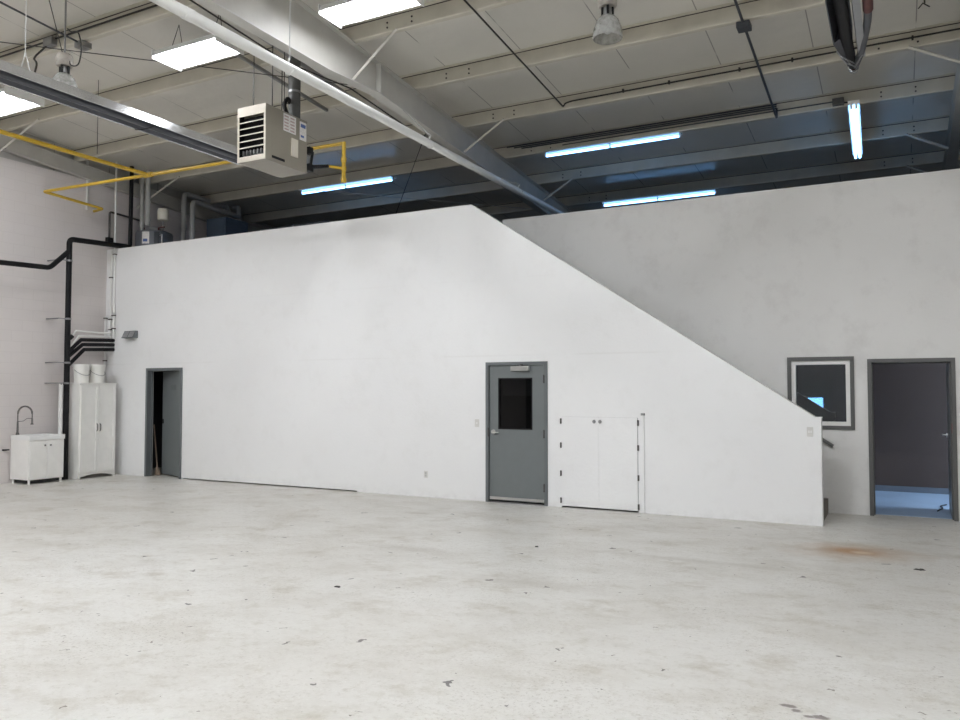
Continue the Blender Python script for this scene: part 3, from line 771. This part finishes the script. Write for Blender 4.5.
for x, y in ((hx0 + .14, 7.95), (hx1 - .02, 7.95), (hx0 + .1, 8.55), (hx1 - .02, 8.18)):
    obj('hanger_rod', MB().tube([(x, y, hz1), (x, y, roof_z(y) - .26)], .007, 6), 'cable', uh)
for x in (-8.08, -7.42):
    obj('hanger_rail', MB().prism([(7.6, roof_z(7.6) - .26), (10.0, roof_z(10.0) - .26), (10.0, roof_z(10.0) - .215), (7.6, roof_z(7.6) - .215)], 'x', x - .02, x + .02), 'dullsteel', uh)
obj('flexible_lead', MB().tube(rounded([(-7.40, 8.30, 5.50), (-7.40, 8.22, 5.62), (-7.42, 8.33, 5.76), (-7.45, 8.42, 5.68), (-7.40, 8.5, 5.70)], .08), .028, 8), 'black', uh, True)
obj('gas_valve', MB().box(-7.40, -7.30, 8.64, 8.74, 4.80, 4.90).tube([(-7.33, 8.70, 4.86), (-7.30, 8.72, 5.08)], .02, 8).box(-7.36, -7.29, 8.64, 8.72, 5.04, 5.14), 'black', uh)

# ------------------------------------------------------------------ yellow gas pipe
gy, gz = 9.12, 5.40
gp = thing('gas_pipe', (-11.2, gy, 4.7), 'yellow gas pipe running from the left wall to the beige heater', 'pipe')
zr = lambda x: gz + (x + 14.2) * -.0165
obj('wall_run', MB().tube(rounded([(XL + .02, 10.42, 5.33), (XL + .37, 10.36, 5.33), (XL + .37, gy, zr(-14.2)), (-11.2, gy, zr(-11.2))], .05), .028, 10), 'yellow', gp, True)
obj('roof_run', MB().tube([(-11.2, gy, zr(-11.2)), (-11.1, 1.5, 5.36)], .034, 10), 'yellow', gp, True)
obj('heater_run', MB().tube([(-11.2, gy, zr(-11.2)), (-7.06, gy, zr(-7.06)), (-7.06, gy, 4.72)], .030, 10), 'yellow', gp, True)
obj('branch', MB().tube([(-7.06, gy, 4.91), (-7.22, gy - .15, 4.93)], .02, 8), 'yellow', gp, True)
obj('branch_connector', MB().tube([(-7.22, gy - .15, 4.93), (-7.34, 8.75, 4.88)], .026, 8), 'black', gp, True)
for x, z in ((-7.06, 5.04), (-7.06, 4.91), (-7.06, 4.735)):
    obj('fitting', MB().tube([(x, gy, z - .03), (x, gy, z + .03)], .04, 10), 'yellow', gp, True)
obj('tee', MB().tube([(-11.28, gy, zr(-11.28)), (-11.10, gy, zr(-11.1))], .045, 10), 'yellow', gp, True)
for y in (3.6, 8.1):
    obj('hanger', MB().tube([(-11.13, y, 5.43), (-11.13, y, roof_z(y))], .005, 5), 'cable', gp)

# ------------------------------------------------------------------ white overhead pipe
wp = thing('overhead_pipe', (-5.88, 9, 5.2), 'white round pipe hung on hooks beneath the main girder', 'pipe')
obj('tube', MB().tube([(-5.86, 1.0, 5.26), (-5.91, 15.2, 5.22)], .057, 18), 'wpipe', wp, True)
for y in (3.5, 6.62, 9.62, 12.67):
    xh = -5.86 - (y - 1) * .0035
    hk = obj('hook', MB().tube([(xh + .065, y, 5.24)] + [(xh + .068 * math.cos(a), y, 5.245 + .068 * math.sin(a)) for a in [-.3 * PI, -.5 * PI, -.75 * PI, -PI, -1.25 * PI, -1.4 * PI]] + [(xh, y, 5.36)], .010, 6), 'wpipe', wp, True)
    obj('rod', MB().tube([(xh, y, 5.36), (xh, y, roof_z(y) - .05)] if y < 8 else [(xh, y, 5.36), (-6.37, y, roof_z(y) - .67)], .007, 6), 'pvc', hk)
for y in (5.2,):
    obj('coupling', MB().tube([(-5.86 - (y - 1) * .0035, y - .05, 5.247), (-5.86 - (y - 1) * .0035, y + .05, 5.247)], .062, 18), 'wpipe', wp, True)

# ------------------------------------------------------------------ conduits and cables under the roof
cb = thing('roof_conduit', (-4.5, 9, 6.0), 'thin black conduit crossing the roof then following a beam to the right', 'conduit')
yb = PY[4] - .03
obj('tube', MB().tube(rounded([(-4.50, 3.5, roof_z(3.5) - .232), (-4.53, yb - .10, roof_z(yb) - .226), (-4.53, yb - .03, roof_z(yb) - .15), (-4.44, yb, roof_z(yb) - .12), (5.0, yb, roof_z(yb) - .085)], .04), .012, 8), 'cable', cb, True)
for x in (-3.6, -2.9, -1.9, -1.2, .25):
    obj('clip', MB().box(x - .012, x + .012, yb - .016, yb + .024, roof_z(yb) - .13, roof_z(yb) - .08), 'cable', cb)
cj = thing('roof_conduit', (-1.6, 11, 6.0), 'dark conduit with a square junction box at upper right', 'conduit')
yc = PY[5] - .03
obj('tube', MB().tube([(-1.6, 4.0, roof_z(4) - .25), (-1.6, yc - .03, roof_z(yc) - .25), (-1.6, yc, roof_z(yc) - .10)], .016, 8), 'conduit', cj, True)
obj('junction_box', MB().box(-1.68, -1.52, 9.92, 10.1, roof_z(10) - .31, roof_z(10) - .235, .005), 'conduit', cj)
for i, dz in enumerate((.035, .065, .095)):
    obj('beam_run', MB().tube([(-6.3 + i * .15, yc, roof_z(yc) - dz), (-1.6, yc, roof_z(yc) - dz)], .012, 8), 'conduit', cj, True)
c3 = thing('roof_conduit', (-3, yc, 6.0), 'thin conduit with clips feeding the twin-tube strip light at upper right', 'conduit')
obj('tube', MB().tube([(-5.2, yc, roof_z(yc) - .15), (-.75, yc, roof_z(yc) - .135)], .010, 8), 'conduit', c3, True)
obj('junction_box', MB().box(-.80, -.64, yc - .05, yc + .025, roof_z(yc) - .20, roof_z(yc) - .10), 'brownframe', c3)
obj('whip', MB().tube([(-.66, yc - .02, roof_z(yc) - .17), (-.55, yc - .04, roof_z(yc) - .2), (-.48, yc - .02, 5.78)], .012, 6), 'cable', c3, True)
c4 = thing('roof_conduit', (-9.87, 5.5, 6.4), 'grey conduit crossing the roof at top left to the dome lamp', 'conduit')
obj('tube', MB().tube([(-9.89, 2.5, roof_z(2.5) - .25), (-9.86, 6.95, roof_z(6.95) - .25)], .014, 8), 'conduit', c4, True)
obj('junction_box', MB().box(-9.92, -9.76, 6.84, 6.99, roof_z(6.95) - .31, roof_z(6.95) - .23), 'dullsteel', c4)
c5 = thing('roof_conduit', (-10.5, PY[1], 6.6), 'dark cable and box along the beam at top left', 'conduit')
y1_ = PY[1] - .03
obj('tube', MB().tube([(-12.2, y1_, roof_z(y1_) - .10), (-6.6, y1_, roof_z(y1_) - .09)], .013, 8), 'cable', c5, True)
obj('junction_box', MB().box(-10.55, -10.35, y1_ - .06, y1_ + .02, roof_z(y1_) - .19, roof_z(y1_) - .08), 'dullsteel', c5)
obj('whip', MB().tube(rounded([(-10.5, y1_ - .04, roof_z(y1_) - .19), (-10.7, y1_ - .1, roof_z(y1_) - .34), (-10.45, y1_ - .2, roof_z(y1_) - .5), (-10.35, y1_ - .3, 6.0), (-10.30, y1_ - .4, 5.75)], .1), .014, 6), 'cable', c5, True)
single('black_cable', MB().tube([(-7.57, 3.0, roof_z(3) - .3), (-7.55, 8.45, roof_z(8.45) - .26), (-7.2, 9.45, roof_z(9.45) - .27), (-7.2, 12.5, roof_z(12.5) - .27)], .012, 6), 'cable', 'black cable slanting down beside the main girder to the beige heater', 'cable')
single('brace_rod', MB().tube([(-11.2, 5.87, roof_z(5.87) - .35), (-6.52, 9.62, roof_z(9.62) - .35)], .007, 5), 'cable', 'thin wire brace stretched across the roof bay at top left', 'wire')
single('brace_rod', MB().tube([(-10.3, 12.4, 5.72), (-6.52, 15.3, 5.5)], .007, 5), 'pvc', 'thin wire brace beneath the tube light over the mezzanine', 'wire')
single('brace_rod', MB().tube([(-6.6, 10.8, roof_z(10.8) - .3), (-10.6, 15.5, roof_z(15.5) - .45)], .007, 5), 'cable', 'thin black diagonal wire crossing the tube light beneath the heater', 'wire')
hw = thing('roof_cable_loop', (.31, 10.8, 6.2), 'black wire end dangling from the roof at upper right', 'wire')
obj('cable', MB().tube([(.36, 10.6, roof_z(10.6)), (.365, 10.62, roof_z(10.6) - .1), (.37, 10.7, 6.31)], .008, 6).tube([(.30, 10.72, 6.28), (.35, 10.7, 6.33), (.42, 10.7, 6.27)], .008, 6), 'cable', hw)

# ------------------------------------------------------------------ sink, cabinet, buckets
sx0, sx1, sy0, sy1 = XL + .05, -13.81, 8.80, 9.475
sk = thing('sink_cabinet', (-14.1, 9.15, 0), 'low white utility sink cabinet with two doors against the left wall', 'sink')
obj('body', MB().box(sx0, sx1, sy0, sy1, .075, .79, .004), 'cab', sk)
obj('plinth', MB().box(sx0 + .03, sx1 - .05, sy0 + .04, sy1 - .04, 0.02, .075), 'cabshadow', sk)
for x in (sx0 + .04, sx1 - .035):
    for y in (sy0 + .035, sy1 - .035):
        obj('foot', MB().tube([(x, y, 0), (x, y, .076)], .022, 10), 'cab', sk)
for a, b, kx in ((sy0 + .012, (sy0 + sy1) / 2 - .003, -1), ((sy0 + sy1) / 2 + .003, sy1 - .012, 1)):
    dr = obj('door', MB().box(sx1, sx1 + .018, a, b, .09, .765, .004), 'cab', sk)
    ky = b - .05 if kx < 0 else a + .05
    obj('knob', MB().lathe([(.001, .045), (.014, .043), (.016, .033), (.007, .025), (.008, .016)], (sx1, ky, .69), 14, 'x'), 'chromedark', dr, True)
basin = MB()
bx0, bx1, by0, by1 = sx0 - .005, sx1 + .02, sy0 - .004, sy1 + .008
ix0, ix1, iy0, iy1 = bx0 + .12, bx1 - .05, by0 + .05, by1 - .05
basin.box(bx0, ix0, by0, by1, .79, .875, .006).box(ix1, bx1, by0, by1, .79, .875, .006).box(ix0, ix1, by0, iy0, .79, .875, .006).box(ix0, ix1, iy1, by1, .79, .875, .006)
basin.box(ix0, ix1, iy0, iy1, .60, .62)
obj('basin', basin, 'white', sk)
fy, fx = 8.89, XL + .10
arc = [(fx + .135 - .135 * math.cos(t), fy + .05 * (1 - math.cos(t)), 1.265 + .135 * math.sin(t)) for t in [i * PI / 10 for i in range(11)]]
fc = obj('faucet', MB().lathe([(.032, .872), (.029, .90), (.019, .93), (.015, 1.10), (.011, 1.13)], (fx, fy, 0), 16, 'z', True)
         .tube([(fx, fy, 1.10)] + arc + [(fx + .27, fy + .10, 1.16)], .010, 10), 'chromedark', sk, True)
obj('spring_coil', MB().tube(arc, .016, 8), 'chromedark', fc, True)
obj('spray_head', MB().lathe([(.010, 1.19), (.014, 1.16), (.015, 1.10), (.026, 1.075), (.028, 1.065), (.001, 1.065)], (fx + .27, fy + .10, 0), 14), 'chromedark', fc, True)
obj('holder_arm', MB().tube([(fx, fy, 1.12), (fx + .10, fy + .04, 1.13), (fx + .17, fy + .07, 1.18), (fx + .27, fy + .10, 1.18)], .006, 6), 'chromedark', fc, True)

cx0, cx1, cy0, cy1, ch = -14.14, -13.80, 9.765, 10.56, 1.84
tc_ = thing('tall_cabinet', (-14.05, 10.16, 0), 'tall white two-door cabinet in the corner beside the sink', 'cabinet')
obj('body', MB().box(cx0, cx1, cy0, cy1, .085, ch - .02, .003), 'cab', tc_)
obj('top_panel', MB().box(cx0, cx1 + .028, cy0 - .012, cy1 + .012, ch - .02, ch, .003), 'cab', tc_)
for y in (cy0, cy1 - .02):
    obj('side_skirt', MB().box(cx0, cx1, y, y + .02, 0, .085), 'cab', tc_)
ap = []
for i in range(11):
    t = i / 10; ap.append((cy0 + .05 + t * (cy1 - cy0 - .10), .035 + .045 * math.sin(PI * t)))
obj('apron', MB().prism([(cy0, 0), (cy0 + .05, 0)] + ap + [(cy1 - .05, 0), (cy1, 0), (cy1, .10), (cy0, .10)], 'x', cx1 - .012, cx1 + .004), 'cab', tc_)
cm = (cy0 + cy1) / 2
for a, b, sgn in ((cy0 + .018, cm - .003, -1), (cm + .003, cy1 - .018, 1)):
    dr = obj('door', MB().box(cx1, cx1 + .012, a, b, .115, ch - .05), 'cab', tc_)
    fr_ = MB()
    for z0, z1 in ((.115, .74), (.74, ch - .05)):
        fr_.box(cx1 + .012, cx1 + .026, a, a + .05, z0, z1).box(cx1 + .012, cx1 + .026, b - .05, b, z0, z1).box(cx1 + .012, cx1 + .026, a + .05, b - .05, z0, z0 + .035).box(cx1 + .012, cx1 + .026, a + .05, b - .05, z1 - .035, z1)
    obj('raised_frame', fr_, 'cab', dr)
    hy_ = b - .03 if sgn < 0 else a + .03
    obj('handle', MB().tube(rounded([(cx1 + .018, hy_, .90), (cx1 + .05, hy_, .92), (cx1 + .05, hy_, 1.03), (cx1 + .018, hy_, 1.05)], .02), .009, 8), 'chromedark', dr, True)

def bucket(x, y, lab):
    z = ch
    root = thing('bucket', (x, y, z), lab, 'bucket')
    r0, r1, h = .128, .148, .335
    prof = [(.001, 0), (r0, 0), (r1, h), (r1 - .006, h), (r0 - .006, .006), (.001, .006)]
    obj('pail', MB().lathe(prof, (x, y, z), 28), 'bucket', root, True)
    obj('lid', MB().lathe([(.001, h + .02), (r1 - .01, h + .022), (r1 + .01, h + .02), (r1 + .012, h - .03), (r1 + .004, h - .03), (r1 + .003, h + .008), (.001, h + .008)], (x, y, z), 28), 'bucket', root, True)
    obj('rib', MB().lathe([(r1 - .004, h - .075), (r1 + .007, h - .075), (r1 + .007, h - .06), (r1 - .004, h - .06)], (x, y, z), 28), 'bucket', root, True)
    pts = []
    for i in range(9):
        a = -PI / 2 + PI * i / 8
        pts.append((x + (r1 + .006) * math.cos(a) , y + (r1 + .006) * math.sin(a), z + h - .085 - .11 * math.cos(a)))
    obj('handle', MB().tube(pts, .005, 6), 'dullsteel', root, True)
bucket(-13.97, 9.918, 'white lidded bucket on the tall cabinet, nearer the black drain pipe')
bucket(-13.97, 10.245, 'white lidded bucket on the tall cabinet, nearer the room corner')

# ------------------------------------------------------------------ pipes on the left wall
PX = -13.96
dp = thing('drain_pipe', (PX, 9.77, 0), 'thick black drain pipe with angled branches in the left corner', 'pipe')
sy_ = 9.655
obj('stack', MB().tube(rounded([(PX - .07, sy_, .0), (PX - .07, sy_, 4.60), (PX - .07, 10.75, 4.65), (PX - .07, 10.93, 4.66)], .09), .052, 14), 'black', dp, True)
obj('riser', MB().tube(rounded([(PX - .07, 10.86, 4.66), (PX - .07, 11.01, 4.67), (PX - .07, 11.02, roof_z(11.02) - .02)], .08), .042, 14), 'black', dp, True)
obj('side_run', MB().tube(rounded([(PX - .07, sy_, 4.37), (PX - .07, 9.27, 3.995), (PX - .07, 4.0, 3.80)], .07), .047, 14), 'black', dp, True)
for (z0, z1, yb_) in ((2.43, 2.675, 9.94), (2.33, 2.583, 9.97), (2.16, 2.487, 10.005)):
    obj('branch', MB().tube([(PX - .05, sy_, z0), (PX - .07, yb_, z1), (-14.143, YF - .0, z1 + .037)], .036, 12), 'black', dp, True)
for z in (2.72, 2.47):
    obj('hub', MB().tube([(PX - .07, sy_, z - .07), (PX - .05, sy_ + .09, z + .02)], .04, 10), 'black', dp, True)
for z in (4.18, 3.06, 2.22, 1.83):
    obj('clamp', MB().tube([(PX - .07, sy_, z - .018), (PX - .07, sy_, z + .018)], .060, 14).box(XL, PX - .07, sy_ - .20, sy_ - .17, z - .01, z + .01).box(PX - .08, PX - .06, sy_ - .2, sy_, z - .008, z + .008), 'dullsteel', dp)
wl = thing('water_line', (-14.1, 10.3, 2.6), 'pair of thin white pipes above the black branch pipes', 'pipe')
obj('tube', MB().tube([(PX - .07, sy_ + .06, 2.68), (PX - .07, 9.83, 2.845), (-14.147, YF, 2.845)], .016, 8), 'wpipe', wl, True)
obj('tube', MB().tube([(PX - .07, sy_ + .06, 2.52), (PX - .07, 9.89, 2.75), (-14.147, YF, 2.785)], .016, 8), 'wpipe', wl, True)

def riser(pts, r, lab, clamps, ux=0):
    t = thing('riser_pipe', pts[0], lab, 'pipe')
    obj('tube', MB().tube(pts, r, 8), 'wpipe', t, True)
    for (x, y, z) in clamps: obj('clamp', MB().box(x - .035, x + .035, y - .026, y + .03, z - .012, z + .012), 'chromedark', t)
    return t
riser([(-14.10, YF - .045, 2.75), (-14.10, YF - .045, roof_z(YF) - .02)], .020, 'thin white vertical pipe in the corner reaching up to the roof', [(-14.10, YF - .045, z) for z in (4.47, 3.22, 2.95)])
riser([(-14.20, YF - .045, 2.75), (-14.20, YF - .045, 4.55)], .020, 'thin white vertical pipe in the corner stopping at the wall top', [(-14.2, YF - .045, z) for z in (4.0, 3.14, 2.93)])
riser([(-14.355, 10.71, .0), (-14.355, 10.71, 3.2)], .018, 'thin white pipe right in the corner behind the tall cabinet', [(-14.355, 10.71, 3.17), (-14.355, 10.71, 2.3)])
riser([(-14.07, 9.57, 0), (-14.07, 9.57, 1.82)], .040, 'short white standpipe beside the black drain pipe', [(-14.07, 9.57, 1.81)])
riser([(XL + .03, 10.25, 5.33), (XL + .03, 10.25, 6.32)], .022, 'short white pipe high on the left wall crossing the yellow gas pipe', [])
vp = thing('vent_pipe', (XL + .05, 10.75, 4.7), 'small dark vent pipe with an elbow above the room corner', 'pipe')
obj('tube', MB().tube(rounded([(XL + .07, 10.74, 4.66), (XL + .07, 10.74, 5.38), (XL + .07, 11.5, 5.34)], .06), .022, 8), 'chromedark', vp, True)
obj('valve', MB().box(XL + .03, XL + .12, 10.68, 10.80, 4.74, 4.84).box(XL + .01, XL + .14, 10.72, 10.76, 4.78, 4.80), 'black', vp)
wh_ = thing('spigot', (XL, 8.72, .6), 'small black spigot on the left wall beside the sink', 'tap')
obj('stem', MB().tube([(XL, 8.70, .61), (XL + .09, 8.70, .61)], .012, 8), 'black', wh_, True)
obj('lever', MB().box(XL + .06, XL + .085, 8.64, 8.76, .60, .625), 'black', wh_)

# ------------------------------------------------------------------ mezzanine equipment
wx, wy = -13.90, 11.50
wt = thing('water_heater', (wx, wy, DECK), 'grey round water heater peeking over the wall top at left', 'water heater')
obj('tank', MB().lathe([(.001, DECK), (.37, DECK), (.375, DECK + .03), (.375, 4.98), (.36, 5.02), (.30, 5.045), (.001, 5.05)], (wx, wy, 0), 32), 'tank', wt, True)
def on_tank(a0, a1, z0, z1, r):
    mb = MB(); n_ = 6; ring0 = []; ring1 = []
    pts = [a0 + (a1 - a0) * i / n_ for i in range(n_ + 1)]
    mb.face_strip([[(wx + r * math.cos(a), wy + r * math.sin(a), z0) for a in pts], [(wx + r * math.cos(a), wy + r * math.sin(a), z1) for a in pts]], False, False)
    return mb
lb = obj('label_sticker', on_tank(-1.36, -.95, 4.74, 4.99, .377), 'label', wt, True)
obj('label_print', on_tank(-1.30, -1.05, 4.78, 4.84, .3785), 'labelblue', lb, True)
obj('dark_label', on_tank(-.70, -.42, 4.72, 5.0, .377), 'conduit', wt, True)
obj('draft_hood', MB().lathe([(.14, 5.04), (.13, 5.10), (.10, 5.14)], (wx + .02, wy, 0), 18, 'z', True), 'galv', wt, True)
obj('pipe_fitting', MB().tube([(wx + .25, wy - .1, 5.04), (wx + .25, wy - .1, 5.10), (wx + .42, wy - .1, 5.10)], .016, 8).tube([(wx - .2, wy - .1, 5.03), (wx - .2, wy - .1, 5.2)], .016, 8), 'copper', wt, True)
obj('relief_valve', MB().tube([(wx + .36, wy - .15, 4.92), (wx + .47, wy - .2, 4.92), (wx + .47, wy - .2, 4.6)], .014, 8), 'steel', wt, True)
for x, z0, lab in ((-14.11, 5.05, 'pale vertical vent pipe behind the black riser, nearer the left wall'), (-13.93, 5.16, 'pale vertical vent pipe rising from the grey water heater')):
    t = thing('vent_stack', (x, 11.35, z0), lab, 'pipe')
    obj('tube', MB().tube([(x, 11.35, z0), (x, 11.35, roof_z(11.35))], .042 if x < -14.0 else .05, 12), 'pvc', t, True)
    obj('coupling', MB().tube([(x, 11.35, z0 + .1), (x, 11.35, z0 + .18)], .058, 12), 'pvc', t, True)
xt = thing('expansion_tank', (-13.66, 11.5, 5.1), 'small cream tank standing on a thin stem over the water heater', 'tank')
obj('tank', MB().lathe([(.001, 5.27), (.09, 5.27), (.115, 5.29), (.115, 5.49), (.10, 5.52), (.001, 5.53)], (-13.66, 11.52, 0), 20), 'cream', xt, True)
obj('stem', MB().tube([(-13.66, 11.52, 5.04), (-13.66, 11.52, 5.28)], .012, 8), 'dullsteel', xt, True)
pv = thing('furnace_vent', (-13.9, 12.3, 4.5), 'grey vent pipe bending over the mezzanine, the taller one', 'pipe')
obj('tube', MB().tube(rounded([(-13.93, 12.3, DECK), (-13.93, 12.3, 6.06), (-13.93, 13.55, 6.03), (-13.93, 13.62, 5.90)], .12, 6), .055, 12), 'pvc', pv, True)
obj('coupling', MB().tube([(-13.93, 12.3, 5.25), (-13.93, 12.3, 5.35)], .066, 12), 'pvc', pv, True)
p2 = thing('furnace_vent', (-13.66, 12.3, 4.5), 'grey vent pipe bending over the mezzanine, the lower one', 'pipe')
obj('tube', MB().tube(rounded([(-13.66, 12.3, DECK), (-13.66, 12.3, 5.86), (-13.70, 13.55, 5.80), (-13.78, 13.80, 5.80), (-13.78, 13.80, 6.04), (-13.93, 13.78, 6.05)], .12, 6), .055, 12), 'pvc', p2, True)
obj('coupling', MB().tube([(-13.66, 12.3, 5.12), (-13.66, 12.3, 5.22)], .066, 12), 'pvc', p2, True)
fu = thing('furnace', (-13.68, 13.35, DECK), 'blue-grey furnace cabinet behind the bending vent pipes', 'furnace')
obj('casing', MB().box(-13.98, -13.38, 13.0, 13.7, DECK, 5.62, .01), 'furnace', fu)
obj('panel', MB().box(-13.94, -13.42, 12.985, 13.0, 4.7, 5.58), 'furnace', fu)
du = thing('duct_box', (-12.2, 13, DECK), 'dark duct trunk right of the furnace over the wall top', 'duct')
obj('casing', MB().box(-12.7, -10.8, 13.4, 14.1, DECK, 5.35, .01), 'conduit', du)
obj('seam', MB().box(-11.77, -11.73, 13.385, 14.115, DECK, 5.365), 'dullsteel', du)

# ------------------------------------------------------------------ small loose things
bm_ = thing('broom', (-13.15, 11.15, 0), 'wooden broom leaning in the dark gap of the ajar door', 'broom')
obj('handle', MB().tube([(-13.10, 11.0, .14), (-13.335, 11.10, 1.0)], .014, 8), 'wood', bm_, True)
obj('bristles', MB().face_strip([[(-13.13, 10.96, .005), (-13.03, 10.96, .005), (-13.03, 11.03, .005), (-13.13, 11.03, .005)], [(-13.125, 10.98, .16), (-13.08, 10.98, .16), (-13.08, 11.01, .16), (-13.125, 11.01, .16)]]), 'wood', bm_)
def scrap(x, y, s, lab, cat='debris', seed=1, name='debris_scrap'):
    rnd = random.Random(seed); bm = MB(); n_ = 9
    ring = [(x + s * (.6 + .6 * rnd.random()) * math.cos(2 * PI * i / n_) * 1.4, y + s * (.5 + .7 * rnd.random()) * math.sin(2 * PI * i / n_)) for i in range(n_)]
    bm.face_strip([[(px, py, .0) for px, py in ring], [(px * .6 + x * .4, py * .6 + y * .4, .006 + .006 * rnd.random()) for px, py in ring]])
    single(name, bm, 'dust', lab, cat)
scrap(-4.29, 5.50, .024, 'dark crumb on the floor in the middle foreground', seed=3)
scrap(.155, 8.58, .036, 'black leaf-like scrap on the floor in front of the open doorway', seed=5)
scrap(-3.48, 7.9, .02, 'tiny dark crumb on the floor in front of the low access door', seed=8)
single('power_cord', MB().tube(rounded([(.46, 12.75, .016), (.49, 12.9, .016), (.55, 13.1, .016), (.50, 13.3, .016), (.60, 13.5, .016)], .1), .009, 6), 'black', 'short black cord curled on the bluish floor inside the open doorway', 'cord', None, None, True)

# ------------------------------------------------------------------ world, camera, view
w = bpy.data.worlds.new('World'); scn.world = w; w.use_nodes = True
bg = w.node_tree.nodes.get('Background') or w.node_tree.nodes.new('ShaderNodeBackground')
bg.inputs[0].default_value = (.6, .7, .9, 1); bg.inputs[1].default_value = .3

cam = bpy.data.cameras.new('Camera'); co = bpy.data.objects.new('Camera', cam); col.objects.link(co)
cam.sensor_width = 36; cam.lens = 790 / 960 * 36; cam.clip_start = .05; cam.clip_end = 200
co.location = (0, 0, CAM_H)
co.rotation_euler = (math.radians(90 + 2.211), 0, math.radians(27.853))
scn.camera = co
vs = scn.view_settings
vs.view_transform = 'Standard'; vs.look = 'None'; vs.gamma = 1; vs.exposure = 0.62
try: vs.use_curve_mapping = False
except Exception: pass
cy = scn.cycles
cy.use_denoising = True
cy.max_bounces = 10; cy.diffuse_bounces = 6; cy.transparent_max_bounces = 12
cy.sample_clamp_indirect = 6
cy.caustics_reflective = False; cy.caustics_refractive = False
